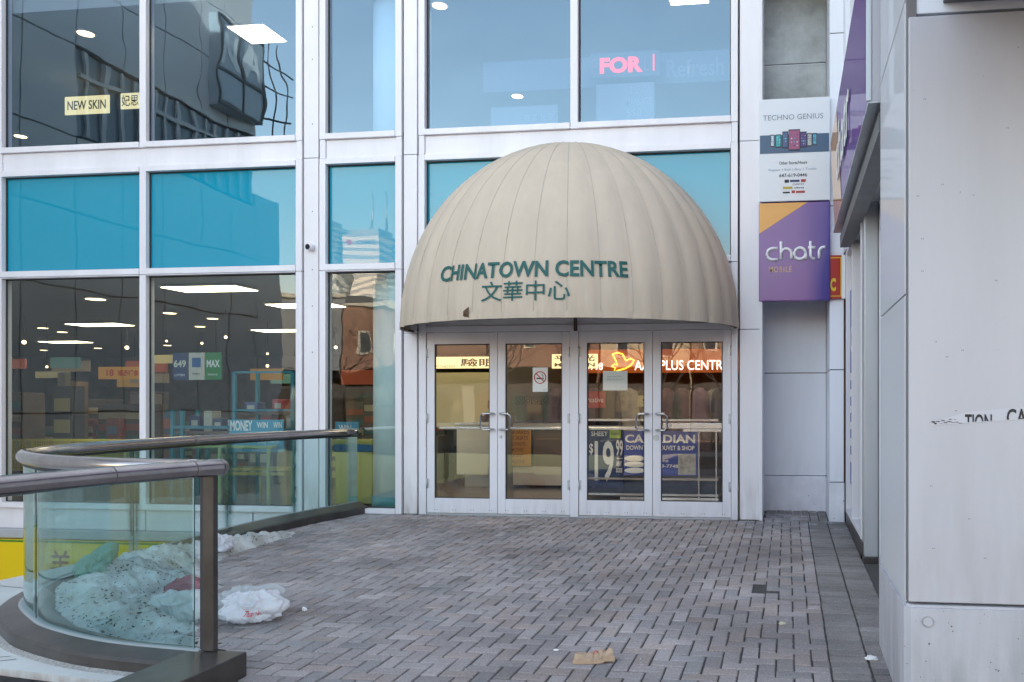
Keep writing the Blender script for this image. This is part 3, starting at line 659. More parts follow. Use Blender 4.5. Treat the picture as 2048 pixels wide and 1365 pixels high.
# ================================================================== PAVING
brk = BM(); cl = brk.loops.layers.float_color.new('brick')
def brick(cx, cy, w, l, col, dz=0.0, gap=0.0066, th=0.05):
    big = 3.2 if random.random() < 0.05 else 1.0
    tx, ty = random.uniform(-1, 1) * 0.013 * big, random.uniform(-1, 1) * 0.013 * big
    dx, dy = random.uniform(-1, 1) * 0.0022, random.uniform(-1, 1) * 0.0022
    cx += dx; cy += dy
    hw, hl = w / 2 - gap * 0.72, l / 2 - gap * 1.12
    z = fz(cy) + dz
    c = 0.005
    def P(x, y, zz): return brk.verts.new((cx + x, cy + y, z + zz + x * tx + y * (ty + SL)))
    t = [P(sx * (hw - c), sy * (hl - c), 0) for sx, sy in ((-1, -1), (1, -1), (1, 1), (-1, 1))]
    m_ = [P(sx * hw, sy * hl, -0.005) for sx, sy in ((-1, -1), (1, -1), (1, 1), (-1, 1))]
    b_ = [P(sx * hw, sy * hl, -th) for sx, sy in ((-1, -1), (1, -1), (1, 1), (-1, 1))]
    fs = [brk.faces.new(t)]
    for i in range(4):
        j = (i + 1) % 4
        fs.append(brk.faces.new((m_[i], m_[j], t[j], t[i]))); fs.append(brk.faces.new((b_[i], b_[j], m_[j], m_[i])))
    for f in fs:
        for lp in f.loops: lp[cl] = (*col, 1)
def inside_poly(x, y, poly):
    r = False; n = len(poly)
    for i in range(n):
        (x1, y1), (x2, y2) = poly[i], poly[(i + 1) % n]
        if (y1 > y) != (y2 > y) and x < (x2 - x1) * (y - y1) / (y2 - y1) + x1: r = not r
    return r
CURVE2D = catmull([(-5.27, 9.60, 0), (-5.50, 8.65, 0), (-5.58, 7.65, 0), (-5.52, 6.6, 0), (-5.36, 5.6, 0), (-5.03, 4.9, 0), (-4.53, 4.48, 0), (-4.18, 4.29, 0), (-3.70, 4.13, 0), (-3.10, 4.045, 0)], 8)
PLAZA = [(p.x, p.y) for p in CURVE2D] + [(-2.85, 4.04), (-2.85, 2.0), (0.236, 2.0), (0.236, 10.33), (-0.29, 10.33), (-0.29, 9.56), (-5.27, 9.56)]
U = 0.099
def brickcol():
    g = random.gauss(0, 1); base = Vector((0.345, 0.303, 0.297)) * (1 + 0.11 * g)
    if random.random() < 0.22: base = Vector((0.355, 0.293, 0.275)) * (1 + 0.08 * g)
    if random.random() < 0.10: base = Vector((0.295, 0.272, 0.272)) * (1 + 0.08 * g)
    return base
seen = set()
X0h, Y0h = 0.236 - 72 * U, 1.9
for j in range(-2, 96):
    for i in range(-2, 78):
        k = (i - j) % 4
        x, y = X0h + i * U, Y0h + j * U
        if k == 0: cx, cy, w, l = x + U, y + U / 2, 2 * U, U           # lies along X over cells (i, j), (i+1, j)
        elif k == 3: cx, cy, w, l = x + U / 2, y + U, U, 2 * U       # stands along Y over cells (i, j), (i, j+1)
        else: continue
        if cx + w / 2 > 0.2365:
            if cx - w / 2 > 0.236 - 0.02: continue
            w2 = 0.236 - (cx - w / 2); cx = cx - w / 2 + w2 / 2; w = w2
        if not inside_poly(cx, cy, PLAZA): continue
        if abs(cx + 0.14) < 0.07 and abs(cy - 6.25) < 0.11: continue   # the missing brick
        dz = random.gauss(0, 0.0014)
        if random.random() < 0.03: dz -= random.uniform(0.003, 0.006)
        if abs(cx + 1.75) < 0.35 and abs(cy - 6.55) < 0.25: dz -= random.uniform(0, 0.005)
        if abs(cx - 0.13) < 0.13 and abs(cy - 6.02) < 0.12: dz += 0.014
        brick(cx, cy, w, l, brickcol(), dz)
def dark(): return 1.0 * Vector((0.25, 0.226, 0.218)) * (1 + 0.10 * random.gauss(0, 1))
y = 2.0
while y < 9.5:
    brick(0.236 + 0.107, y + U / 2, 0.212, U, dark(), random.gauss(0, 0.0008), gap=0.0062)
    brick(0.45 + 0.107, y + U / 2, 0.212, U, dark(), random.gauss(0, 0.001) - (0.006 if 7.3 < y < 7.6 else 0), gap=0.0064)
    y += U
for i in range(8):
    for q in range(4):
        brick(0.29 - 0.29 + i * U - 0.18, 9.66 + q * 0.212, U, 0.21, dark() if random.random() < .7 else brickcol() * .8, random.gauss(0, 0.001))
struct('paving', brk, M['brick'])
bm = BM()
poly = [bm.verts.new((x, y, fz(y) - 0.010)) for x, y in ([(p.x, p.y) for p in CURVE2D] + [(-2.85, 4.04), (-2.85, -8), (0.8, -8), (0.8, 10.4), (-0.3, 10.4), (-0.3, 9.9), (-5.27, 9.9)])]
bm.faces.new(poly); bmesh.ops.triangulate(bm, faces=bm.faces[:]); struct('paving_bed', bm, M['sand'])
# plaza behind the camera, street and far ground
bm = BM(); quad(bm, [(-3.5, 1.98, -0.16), (-3.5, -12, -0.45), (30, -12, -0.45), (30, 1.98, -0.16)]); struct('rear_pavement', bm, mat('grey_pavement', (0.22, 0.21, 0.21), 0.8, var=0.2, vscale=3))
bm = BM(); quad(bm, [(-900, -12, -0.6), (900, -12, -0.6), (900, -1200, -0.6), (-900, -1200, -0.6)]); struct('street', bm, mat('asphalt', (0.055, 0.055, 0.06), 0.85, var=0.2, vscale=1))
bm = BM(); quad(bm, [(-30, 31, -4), (-3.0, 31, -4), (-3.0, -12, -4), (-30, -12, -4)]); struct('lower_court', bm, M['court'])

# grating bits and litter crumbs stay small and single
# ================================================================== GLASS BALUSTRADE
def kz(p): return fz(p.y)
bal = thing('glass_balustrade', 'curved glass balustrade with fat steel handrail along the left edge of the plaza', 'railing', (-5.3, 7, -0.05))
path = [Vector((p.x, p.y, kz(p))) for p in CURVE2D]
bm = BM()      # path runs from the front towards the camera: its left side is the plaza side
sweep(bm, path, [(0.17, -0.12), (0.17, 0.075), (0.155, 0.088), (0.03, 0.135), (0.012, 0.125), (-0.012, 0.125), (-0.03, 0.13), (-0.135, 0.10), (-0.15, 0.085), (-0.15, -0.3)])
kerb = obj('kerb_cap', bm, M['kerb_metal'], bal)
bm = BM(); sweep(bm, [p for p in path[34:]], [(-0.151, -0.3), (-0.151, 0.035), (-0.18, 0.024), (-0.20, 0.01), (-0.20, -0.3)]); obj('grout_line', bm, M['grout'], kerb)
bm = BM(); sweep(bm, path, [(0.016, 0.136), (-0.016, 0.136), (-0.03, 0.131), (-0.03, 0.12), (0.03, 0.12)]); obj('sealant_bead', bm, mat('pale_sealant', (0.30, 0.33, 0.34), 0.6), kerb)
ZR = 0.995
# panes, with narrow open joints
N = len(path) - 1
cuts = [0, 1, 8, 16, 26, 48, N]
for a, b in zip(cuts, cuts[1:]):
    bm = BM(); seg = [path[i].copy() for i in range(a, b + 1)]
    d0 = (seg[1] - seg[0]).normalized(); d1 = (seg[-1] - seg[-2]).normalized()
    seg[0] += d0 * 0.002; seg[-1] -= d1 * (0.002 if b != N else 0.05)
    def side(p, t, n_): return p + Vector((-t.y, t.x, 0)).normalized() * n_
    rows = []
    for i, p in enumerate(seg):
        t = seg[min(i + 1, len(seg) - 1)] - seg[max(i - 1, 0)]
        ro = []
        for n_, z in ((0.004, p.z + 0.13), (0.004, ZR - 0.02), (-0.004, ZR - 0.02), (-0.004, p.z + 0.13)):
            q = side(p, t, n_); ro.append(bm.verts.new((q.x, q.y, z)))
        rows.append(ro)
    for r0, r1 in zip(rows, rows[1:]):
        bm.faces.new((r0[0], r1[0], r1[1], r0[1])); bm.faces.new((r0[2], r1[2], r1[3], r0[3]))
    for ro in (rows[0], rows[-1]): bm.faces.new(ro).material_index = 1
    for f in bm.faces: f.smooth = f.material_index == 0
    obj('glass_panel', bm, [M['rail_glass'], M['glass_edge']], bal)
hp = [Vector((p.x, p.y, ZR)) for p in path]
end = Vector((-3.02, 4.04, ZR))
bm = BM(); tube(bm, [Vector((-5.22, 9.535, ZR))] + hp[1:-1] + [Vector((-3.12, 4.046, ZR))], 0.044, 20); hr = obj('handrail', bm, M['steel'], bal)
bm = BM(); tube(bm, [(p.x, p.y, ZR - 0.048) for p in path[:-1]], 0.013, 6); obj('glazing_channel', bm, M['gasket'], hr)
for ip in (20,):
    bm = BM(); t = (hp[ip + 1] - hp[ip]).normalized(); tube(bm, [hp[ip] - t * 0.004, hp[ip] + t * 0.004], 0.0448, 20); obj('joint_ring', bm, M['joint'], hr)
bm = B(-3.078, -3.018, 4.022, 4.062, 0.02, ZR - 0.035, 0.004); post = obj('end_post', bm, M['kerb_metal'], bal)
bm = B(-3.098, -3.079, 4.027, 4.06, 0.03, ZR - 0.05); obj('post_gasket', bm, M['gasket'], post)
# the second rail turns at the post and runs towards the viewer over a low metal kerb
r2 = thing('straight_handrail', 'fat steel handrail running from the end post over a low bronze kerb towards the viewer', 'railing', (-3.05, 3, 0))
pa = catmull([(-3.02, 4.075, ZR), (-3.04, 3.98, ZR), (-3.10, 3.75, ZR), (-3.17, 3.45, ZR), (-3.2, 3.0, ZR), (-3.2, 2.0, ZR), (-3.2, 0.8, ZR)], 6)
bm = BM(); tube(bm, pa, 0.0455, 20)
bmesh.ops.create_uvsphere(bm, u_segments=20, v_segments=12, radius=0.0455, matrix=Matrix.Translation((-3.02, 4.075, ZR)))
h2 = obj('handrail', bm, M['steel'], r2, smooth=True)
for yy, ii in ((3.5, None), (3.93, None)):
    k = min(range(len(pa) - 1), key=lambda q: abs(pa[q].y - yy)); t = (pa[k + 1] - pa[k]).normalized()
    bm = BM(); tube(bm, [pa[k] - t * 0.003, pa[k] + t * 0.003], 0.0462, 20); obj('joint_ring', bm, M['joint'], h2)
bm = BM()
box(bm, -3.175, -2.85, 0.5, 4.06, -0.35, 0.018, 0.006); obj('metal_kerb', bm, M['kerb_metal'], r2)
bm = B(-3.205, -3.176, 0.5, 4.0, -0.35, 0.004); obj('kerb_joint', bm, M['gasket'], r2)
bm = B(-3.22, -3.15, 0.9, 0.99, 0.018, ZR - 0.03, 0.006); obj('post', bm, M['kerb_metal'], r2)

# stone ledge outside the curve
lg = thing('stone_ledge', 'pale stained stone ledge outside the foot of the curved balustrade', 'ledge', (-5, 4.5, -0.1))
outer = [Vector((p.x, p.y, 0)) for p in CURVE2D]
def offs(i, d):
    t = outer[min(i + 1, N)] - outer[max(i - 1, 0)]; t.normalize(); return Vector((outer[i].x, outer[i].y, 0)) - Vector((-t.y, t.x, 0)) * d
inn = [offs(i, 0.185) for i in range(30, N + 1)]
inn[-1] = Vector((-3.21, 3.86, 0))
def ledge_outer(p):
    # straight back and front edges round a corner
    return p
polyo = [Vector((-6.28, 6.6, 0)), Vector((-6.30, 5.2, 0)), Vector((-6.2, 4.6, 0)), Vector((-5.75, 4.2, 0)), Vector((-5.0, 4.02, 0)), Vector((-4.2, 3.93, 0)), Vector((-3.21, 3.78, 0))]
top_ = inn[::-1] + polyo
ZL = -0.085
bm = BM(); vs = [bm.verts.new((p.x, p.y, ZL)) for p in top_]; f = bm.faces.new(vs); 
r = bmesh.ops.extrude_face_region(bm, geom=[f])
for q in [e for e in r['geom'] if isinstance(e, bmesh.types.BMVert)]: q.co.z = -0.24
bmesh.ops.recalc_face_normals(bm, faces=bm.faces[:])
for f in bm.faces: f.material_index = 1 if abs(f.normal.z) < 0.5 else 0
obj('slab', bm, [M['stone'], M['stone_face']], lg)
bm = BM()
for (a, b) in (((-4.36, 4.0), (-4.25, 4.08)), ((-4.62, 3.98), (-4.33, 4.12)), ((-5.9, 4.5), (-5.33, 4.75)), ((-6.28, 5.75), (-5.62, 5.62))):
    d = (Vector(b) - Vector(a)).normalized(); n_ = Vector((-d.y, d.x)) * 0.004
    quad(bm, [(a[0] + n_.x, a[1] + n_.y, ZL + .002), (b[0] + n_.x, b[1] + n_.y, ZL + .002), (b[0] - n_.x, b[1] - n_.y, ZL + .002), (a[0] - n_.x, a[1] - n_.y, ZL + .002)])
obj('slab_joint', bm, M['gasket'], lg)
bm = BM()
vs = [bm.verts.new((p.x * 1.0 + 0.02, p.y + 0.05, -0.245)) for p in top_]; f = bm.faces.new(vs); r = bmesh.ops.extrude_face_region(bm, geom=[f])
for q in [e for e in r['geom'] if isinstance(e, bmesh.types.BMVert)]: q.co.z = -3.99
bmesh.ops.recalc_face_normals(bm, faces=bm.faces[:]); obj('support_wall', bm, M['stone_face'], lg)
bm = BM(); sweep(bm, path, [(0.1, -0.13), (-0.2, -0.301), (-0.2, -3.99), (0.1, -3.99)])
tag(obj('retaining_wall', bm, M['concrete']), 'white concrete wall dropping from the balustrade kerb to the lower court', 'wall')
ub = thing('utility_box', 'low grey metal box top at the foot of the stone ledge', 'box', (-4.4, 3.75, -0.5))
obj('lid', B(-4.75, -4.17, 3.5, 3.90, -0.245, -0.225, 0.004), M['alu'], ub); obj('case', B(-4.74, -4.18, 3.51, 3.89, -0.9, -0.246, 0.004), M['kerb_metal'], ub)

# ================================================================== SNOW AND LITTER
def fbm(x, y, s, o=5): return noise.fractal(Vector((x * s, y * s, 1.7)), 0.7, 2.1, o)
blobs = [(-4.60, 4.98, 0.48, 0.27, 0.20), (-4.93, 5.5, 0.36, 0.42, 0.24), (-5.15, 6.15, 0.27, 0.45, 0.25), (-4.12, 4.74, 0.34, 0.22, 0.13), (-3.70, 4.52, 0.26, 0.14, 0.08), (-5.30, 6.85, 0.20, 0.45, 0.16), (-5.27, 7.5, 0.15, 0.36, 0.11), (-5.20, 7.95, 0.12, 0.3, 0.07), (-4.55, 5.75, 0.22, 0.3, 0.10)]
inner_poly = [(q.x, q.y) for q in [offs(i, -0.150) for i in range(N + 1)]] + [(-2.9, 4.2), (-2.9, 9.6)]
def hsnow(x, y):
    h = sum(a * math.exp(-((x - bx) / rx) ** 2 - ((y - by) / ry) ** 2) for bx, by, rx, ry, a in blobs)
    return h * (1 + 0.2 * fbm(x, y, 2.5)) + 0.04 * fbm(x, y, 6) * min(1, h * 8) + 0.028 * fbm(x, y, 15, 6) * min(1, h * 8) - 0.04
bm = BM(); g = {}; st = 0.017
for i in range(0, 150):
    for j in range(0, 280):
        x, y = -5.55 + i * st, 4.15 + j * st
        h = hsnow(x, y)
        if h > -0.02 and inside_poly(x, y, inner_poly): g[i, j] = bm.verts.new((x, y, fz(y) + h))
for (i, j), q in g.items():
    if (i + 1, j) in g and (i, j + 1) in g and (i + 1, j + 1) in g: bm.faces.new((q, g[i + 1, j], g[i + 1, j + 1], g[i, j + 1])).smooth = True
def snow_mat():
    m = mat('dirty_snow', (0.66, 0.70, 0.72), 0.7, bump=0.6, bscale=35)
    n, l = m.node_tree.nodes, m.node_tree.links; b = n['Principled BSDF']; tc = n.new('ShaderNodeTexCoord')
    b.inputs['Subsurface Weight'].default_value = 0.0
    vo = n.new('ShaderNodeTexVoronoi'); vo.inputs['Scale'].default_value = 34; vo.inputs['Randomness'].default_value = 1
    no = n.new('ShaderNodeTexNoise'); no.inputs['Scale'].default_value = 40; mp = n.new('ShaderNodeMapping'); mp.inputs['Rotation'].default_value = (0.3, 0.2, 0.6)
    l.new(tc.outputs['Object'], mp.inputs[0]); 
    mxv = n.new('ShaderNodeMix'); mxv.data_type = 'VECTOR'; mxv.inputs[0].default_value = 0.04
    l.new(mp.outputs[0], mxv.inputs[4]); l.new(no.outputs['Color'], mxv.inputs[5]); l.new(mxv.outputs[1], vo.inputs['Vector'])
    l.new(tc.outputs['Object'], no.inputs['Vector'])
    n2 = n.new('ShaderNodeTexNoise'); n2.inputs['Scale'].default_value = 4; n2.inputs['Detail'].default_value = 5; l.new(tc.outputs['Object'], n2.inputs['Vector'])
    r = n.new('ShaderNodeMapRange'); r.inputs[1].default_value = 0.35; r.inputs[2].default_value = 0.75; r.inputs[3].default_value = 0.10; r.inputs[4].default_value = 0.36; l.new(n2.outputs['Fac'], r.inputs[0])
    lt = n.new('ShaderNodeMath'); lt.operation = 'LESS_THAN'; l.new(vo.outputs['Distance'], lt.inputs[0]); l.new(r.outputs[0], lt.inputs[1])
    mi = n.new('ShaderNodeMix'); mi.data_type = 'RGBA'; l.new(lt.outputs[0], mi.inputs[0])
    r2_ = n.new('ShaderNodeMix'); r2_.data_type = 'RGBA'; r2_.inputs[6].default_value = (0.56, 0.57, 0.57, 1); r2_.inputs[7].default_value = (0.24, 0.23, 0.205, 1)
    r4 = n.new('ShaderNodeMapRange'); r4.inputs[1].default_value = 0.35; r4.inputs[2].default_value = 0.75; l.new(n2.outputs['Fac'], r4.inputs[0]); l.new(r4.outputs[0], r2_.inputs[0])
    l.new(r2_.outputs[2], mi.inputs[6]); mi.inputs[7].default_value = (0.05, 0.04, 0.03, 1); l.new(mi.outputs[2], b.inputs['Base Color'])
    return m
sn = obj('snow', bm, snow_mat()); sn['kind'] = 'stuff'
# blown leaves and grit lying on the snow and along the kerb
bm = BM()
for k in range(420):
    if k < 300: bx, by, rx, ry, a = random.choice(blobs); x = bx + random.gauss(0, rx * .7); y = by + random.gauss(0, ry * .7)
    else:
        i = random.randrange(2, N - 4); p = offs(i, -0.2 - abs(random.gauss(0, 0.16))); x, y = p.x, p.y
    if not inside_poly(x, y, inner_poly): continue
    z = fz(y) + max(hsnow(x, y), 0.0) + 0.006; an = random.random() * 6.3; L = random.uniform(0.006, 0.022)
    d = Vector((math.cos(an), math.sin(an), random.uniform(-.3, .3))) * L; s = Vector((-math.sin(an), math.cos(an), random.uniform(-.4, .4))) * L * random.uniform(.2, .5); c = Vector((x, y, z))
    quad(bm, [c - d, c - s, c + d, c + s])
lf = obj('leaf_litter', bm, mat('dead_leaf', (0.085, 0.06, 0.04), 0.8, var=0.5, vscale=8)); lf['kind'] = 'stuff'

bm = BM(); random.seed(31)
for k in range(1500):
    if k < 800: x, y = random.uniform(-5.0, 0.6), 9.5 - abs(random.gauss(0, 0.22))
    elif k < 950: x, y = random.gauss(0.62, .06), random.gauss(7.3, .25)
    elif k < 1080: x, y = random.uniform(-.28, .46), random.uniform(9.6, 10.3)
    else: x, y = random.uniform(-5, .5), random.uniform(4.2, 9.4)
    if not inside_poly(x, y, PLAZA): continue
    r0 = random.uniform(.0015, .006) * (1 if k < 1080 else .7); c = Vector((x, y, fz(y) + r0 * .6))
    ps = [bm.verts.new(c + Vector(d) * r0 * random.uniform(.6, 1.3)) for d in ((1, 0, 0), (-.5, .9, 0), (-.5, -.9, 0), (0, 0, 1))]
    for t3 in ((0, 1, 3), (1, 2, 3), (2, 0, 3)):
        bm.faces.new([ps[q] for q in t3]).material_index = 0 if random.random() < .75 else 1
gr = obj('salt_grit', bm, [mat('salt_white', (.62, .61, .62), .8), mat('grit_dark', (.07, .06, .055), .9)]); gr['kind'] = 'stuff'
def crumple(name, loc, size, seed, m, label, cat, squash=1.0, group=None, freq=2.2, lobes=()):
    bm = BM(); bmesh.ops.create_icosphere(bm, subdivisions=6, radius=1.0)
    sd = Vector((seed * 3.1, seed * 1.7, seed * 0.9))
    for q in bm.verts:
        d = q.co.normalized(); p = d * freq + sd
        k = 1 + 0.38 * noise.fractal(p * .55, 0.8, 2.0, 2) - 0.34 * abs(noise.noise(p * 0.8 + sd)) - 0.20 * abs(noise.noise(Vector((p.x * 2.4, p.y * 1.1, p.z * 1.3)))) - 0.07 * abs(noise.noise(Vector((p.x * 5.5, p.y * 2.2, p.z * 2.5)) + sd)) - 0.018 * abs(noise.noise(p * 7.5)) + 0.12
        for (dx, dy, dz, am) in lobes:
            k += am * max(0, d.dot(Vector((dx, dy, dz)).normalized())) ** 6
        q.co = Vector((d.x * size[0] * k, d.y * size[1] * k, max(d.z, -0.45) * size[2] * k))
    zm = min(q.co.z for q in bm.verts)
    for q in bm.verts: q.co += Vector((loc[0], loc[1], loc[2] - zm))
    return tag(obj(name, bm, m, smooth=True), label, cat, group)
def bag_mat(name, c, al=0.85):
    m = mat(name, c, 0.22, spec=0.6, bump=0.35, bscale=26)
    n, l = m.node_tree.nodes, m.node_tree.links; b = n['Principled BSDF']; o = n['Material Output']
    t = n.new('ShaderNodeBsdfTranslucent'); t.inputs[0].default_value = (*c, 1); tr = n.new('ShaderNodeBsdfTransparent')
    a = n.new('ShaderNodeMixShader'); a.inputs[0].default_value = 0.35; l.new(b.outputs[0], a.inputs[1]); l.new(t.outputs[0], a.inputs[2])
    a2 = n.new('ShaderNodeMixShader'); a2.inputs[0].default_value = al; l.new(tr.outputs[0], a2.inputs[1]); l.new(a.outputs[0], a2.inputs[2]); l.new(a2.outputs[0], o.inputs[0])
    return m
wb = bag_mat('white_plastic_film', (0.84, 0.83, 0.88), 0.84)
pb = crumple('plastic_bag', (-3.50, 5.03, fz(5.0) + 0.002), (0.19, 0.14, 0.125), 1.3, wb, 'crumpled white plastic bag with red print lying on the bricks by the end post', 'plastic bag', lobes=((1, .3, .1, .25), (-.4, -1, 0, .2)))
pb2 = crumple('plastic_bag', (-3.66, 5.17, fz(5.1) + 0.002), (0.19, 0.15, 0.11), 4.4, bag_mat('thin_clear_film', (0.72, 0.73, 0.75), 0.55), 'thin see-through plastic bag tangled behind the white bag on the bricks', 'plastic bag', lobes=((-1, -.5, 0, .5), (.8, .6, .6, .4)))
bm = BM()
t = fit(text_bm('Thank', 0.01), 0.09, 0.03)
for q in t.verts:
    q.co = Vector((-3.46 + q.co.x, 4.86 + 0.02, 0.0 + q.co.y - 0.03))
tmp = bpy.data.meshes.new('tmp'); t.to_mesh(tmp); t.free(); bm.from_mesh(tmp); bpy.data.meshes.remove(tmp)
# press the print onto the bag
bpy.context.view_layer.update()
from mathutils.bvhtree import BVHTree
bv = BVHTree.FromPolygons([q.co for q in pb.data.vertices], [tuple(p.vertices) for p in pb.data.polygons])
for q in bm.verts:
    hit = bv.ray_cast(Vector((q.co.x, 4.2, q.co.z)), Vector((0, 1, 0)))
    if hit[0] is not None: q.co = hit[0] + Vector((0, -0.003, 0.001))
obj('print', bm, RED_INK, pb)
def hs(x, y): return fz(y) + max(0, hsnow(x, y))
crumple('plastic_bag', (-5.02, 5.48, fz(5.5) + 0.12), (0.11, 0.14, 0.14), 2.2, bag_mat('green_film', (0.22, 0.45, 0.37), 0.82), 'pale green plastic bag leaning on the kerb at the far end of the snow pile', 'plastic bag', lobes=((.3, .5, 1, .5),))
crumple('plastic_bag', (-4.32, 5.45, hs(-4.32, 5.45) - 0.01), (0.16, 0.11, 0.10), 6.1, bag_mat('pink_film', (0.45, 0.16, 0.19), 0.8), 'crumpled reddish pink plastic bag on the right flank of the snow pile', 'plastic bag', lobes=((1, 0, .5, .5),))
crumple('plastic_bag', (-4.02, 5.05, hs(-4.02, 5.05) - 0.05), (0.22, 0.15, 0.12), 8.7, bag_mat('cloudy_film', (0.78, 0.80, 0.82), 0.65), 'cloudy clear plastic bag slumped on the near edge of the snow pile', 'plastic bag', lobes=((-.6, .6, .4, .4), (.7, -.7, 0, .5)))
crumple('plastic_bag', (-5.14, 6.95, fz(6.9) + 0.05), (0.09, 0.12, 0.09), 9.9, wb, 'small white plastic bag frozen in snow just past the end post', 'plastic bag')
# brown paper bag flattened near the viewer
bm = BM(); nx, ny = 26, 12; gv = {}
ca, sa = math.cos(R(14)), math.sin(R(14))
for i in range(nx + 1):
    for j in range(ny + 1):
        u, w = i / nx - .5, j / ny - .5
        z = 0.035 + 0.030 * noise.fractal(Vector((u * 3, w * 3, 4)), .7, 2, 3) + 0.05 * u * (1 if u > 0 else -.3) + 0.02 * abs(noise.noise(Vector((u * 6, w * 6, 9)))) + (0.02 if abs(w) < .2 else 0)
        x, y = u * 0.205 * (1 - .25 * w), w * 0.15 * (1 - .3 * abs(u)); z *= 0.62
        gv[i, j] = (x * ca - y * sa - 1.075, x * sa + y * ca + 4.52, z)
tv = {k: bm.verts.new((p[0], p[1], p[2] + fz(p[1]))) for k, p in gv.items()}
bvv = {k: bm.verts.new((p[0], p[1], fz(p[1]) + 0.004 + max(0, p[2] - 0.03) * .8)) for k, p in gv.items()}
for i in range(nx):
    for j in range(ny):
        bm.faces.new((tv[i, j], tv[i + 1, j], tv[i + 1, j + 1], tv[i, j + 1])); bm.faces.new((bvv[i, j], bvv[i, j + 1], bvv[i + 1, j + 1], bvv[i + 1, j]))
for i in range(nx):
    for j in (0, ny): bm.faces.new((tv[i, j], tv[i + 1, j], bvv[i + 1, j], bvv[i, j]))
for j in range(ny):
    for i in (0, nx): bm.faces.new((tv[i, j], tv[i, j + 1], bvv[i, j + 1], bvv[i, j]))
bmesh.ops.recalc_face_normals(bm, faces=bm.faces[:])
pbag = tag(obj('paper_bag', bm, mat('brown_kraft_paper', (0.44, 0.31, 0.21), 0.75, var=0.2, vscale=20, bump=0.2, bscale=60)), 'flattened brown paper bag with red print lying on the bricks nearest the viewer', 'paper bag')
bm = BM()
t = fit(text_bm('TH', 0.02), 0.05, 0.045)
bv = BVHTree.FromPolygons([q.co for q in pbag.data.vertices], [tuple(p.vertices) for p in pbag.data.polygons])
bmesh.ops.triangulate(t, faces=t.faces[:]); bmesh.ops.subdivide_edges(t, edges=t.edges[:], cuts=2)
for ox, oy, sc2 in ((-1.10, 4.51, 1.0), (-1.035, 4.535, 0.8)):
    t2 = t.copy()
    for q in t2.verts:
        x, y = q.co.x * sc2, q.co.y * sc2; X, Y = ox + x * ca - y * sa, oy + x * sa + y * ca
        hit = bv.ray_cast(Vector((X, Y, 1)), Vector((0, 0, -1))); q.co = (hit[0] if hit[0] is not None else Vector((X, Y, fz(Y)))) + Vector((0, 0, 0.002))
    tmp = bpy.data.meshes.new('tmp'); t2.to_mesh(tmp); t2.free(); bm.from_mesh(tmp); bpy.data.meshes.remove(tmp)
t.free(); obj('print', bm, RED_INK, pbag)
crumple('paper_scrap', (-3.29, 5.29, fz(5.29)), (0.018, 0.014, 0.016), 3.3, PAPER, 'tiny white paper scrap on the bricks right of the white bag', 'litter')
crumple('paper_scrap', (-0.03, 5.35, fz(5.35)), (0.022, 0.012, 0.010), 5.3, mat('dirty_cream', (0.6, 0.56, 0.42), 0.8), 'cream coloured crumb on the bricks below the missing brick', 'litter')
crumple('paper_scrap', (-1.33, 4.66, fz(4.66)), (0.016, 0.008, 0.006), 7.3, PAPER, 'thin white scrap on the bricks beside the brown paper bag', 'litter')
crumple('paper_scrap', (0.47, 4.72, fz(4.72)), (0.035, 0.03, 0.012), 2.3, PAPER, 'flat white paper scrap at the foot of the near concrete base', 'litter')
for i, (x, y) in enumerate(((-0.9, 9.4), (-1.8, 9.46), (-2.7, 9.42), (-3.6, 9.45), (-0.1, 10.2), (0.3, 10.25), (0.1, 10.28))):
    pass

# ================================================================== INSIDE
M['in_wall'] = mat('interior_wall', (0.20, 0.19, 0.18), 0.7, var=0.15, vscale=1.5)
M['in_dark'] = mat('interior_dark', (0.16, 0.13, 0.11), 0.7, var=0.4, vscale=2)
M['ceil'] = mat('ceiling_tile', (0.36, 0.35, 0.34), 0.8)
bm = B(-26, 0.6, YF + 0.36, 30, -0.12, -0.02); struct('interior_floor', bm, mat('brown_tile_floor', (0.20, 0.165, 0.14), 0.25, var=0.15, vscale=2))
bm = B(-26, 0.9, YF + 0.11, 30, 2.99, 3.2); struct('ceiling', bm, M['ceil'])
bm = B(-26, 0.9, YF + 0.12, 30, 4.2, 4.36); struct('upper_floor', bm, M['in_wall'])
bm = B(-26, 0.9, YF + 0.12, 30, 6.5, 6.7); struct('upper_ceiling', bm, M['ceil'])
bm = B(-26, 0.9, 26, 26.2, -0.02, 2.99); box(bm, 0.72, 0.88, YF + 0.9, 26, -0.02, 2.99); struct('interior_wall', bm, M['in_dark'])
bm = B(-26, 0.9, 17.5, 17.7, 4.36, 6.5); struct('upper_interior_wall', bm, M['in_wall'])
LAMP = mat('lamp_diffuser', (0.9, 0.85, 0.7), 0.5, emit=(1.0, 0.70, 0.36), estr=1.2)
LAMPW = mat('lamp_diffuser_white', (0.9, 0.9, 0.85), 0.5, emit=(1.0, 0.80, 0.52), estr=2.0)
RIM = flat('lamp_rim', (0.6, 0.6, 0.58))
def downlight(x, y, z, r, label, group):
    t = thing('ceiling_light', label, 'ceiling light', (x, y, z), group)
    bm = BM(); bmesh.ops.create_cone(bm, cap_ends=True, segments=20, radius1=r * 1.25, radius2=r * 1.25, depth=0.02, matrix=Matrix.Translation((x, y, z - 0.008))); obj('rim', bm, RIM, t)
    bm = BM(); bmesh.ops.create_cone(bm, cap_ends=True, segments=20, radius1=r, radius2=r, depth=0.012, matrix=Matrix.Translation((x, y, z - 0.018))); obj('diffuser', bm, LAMP, t)
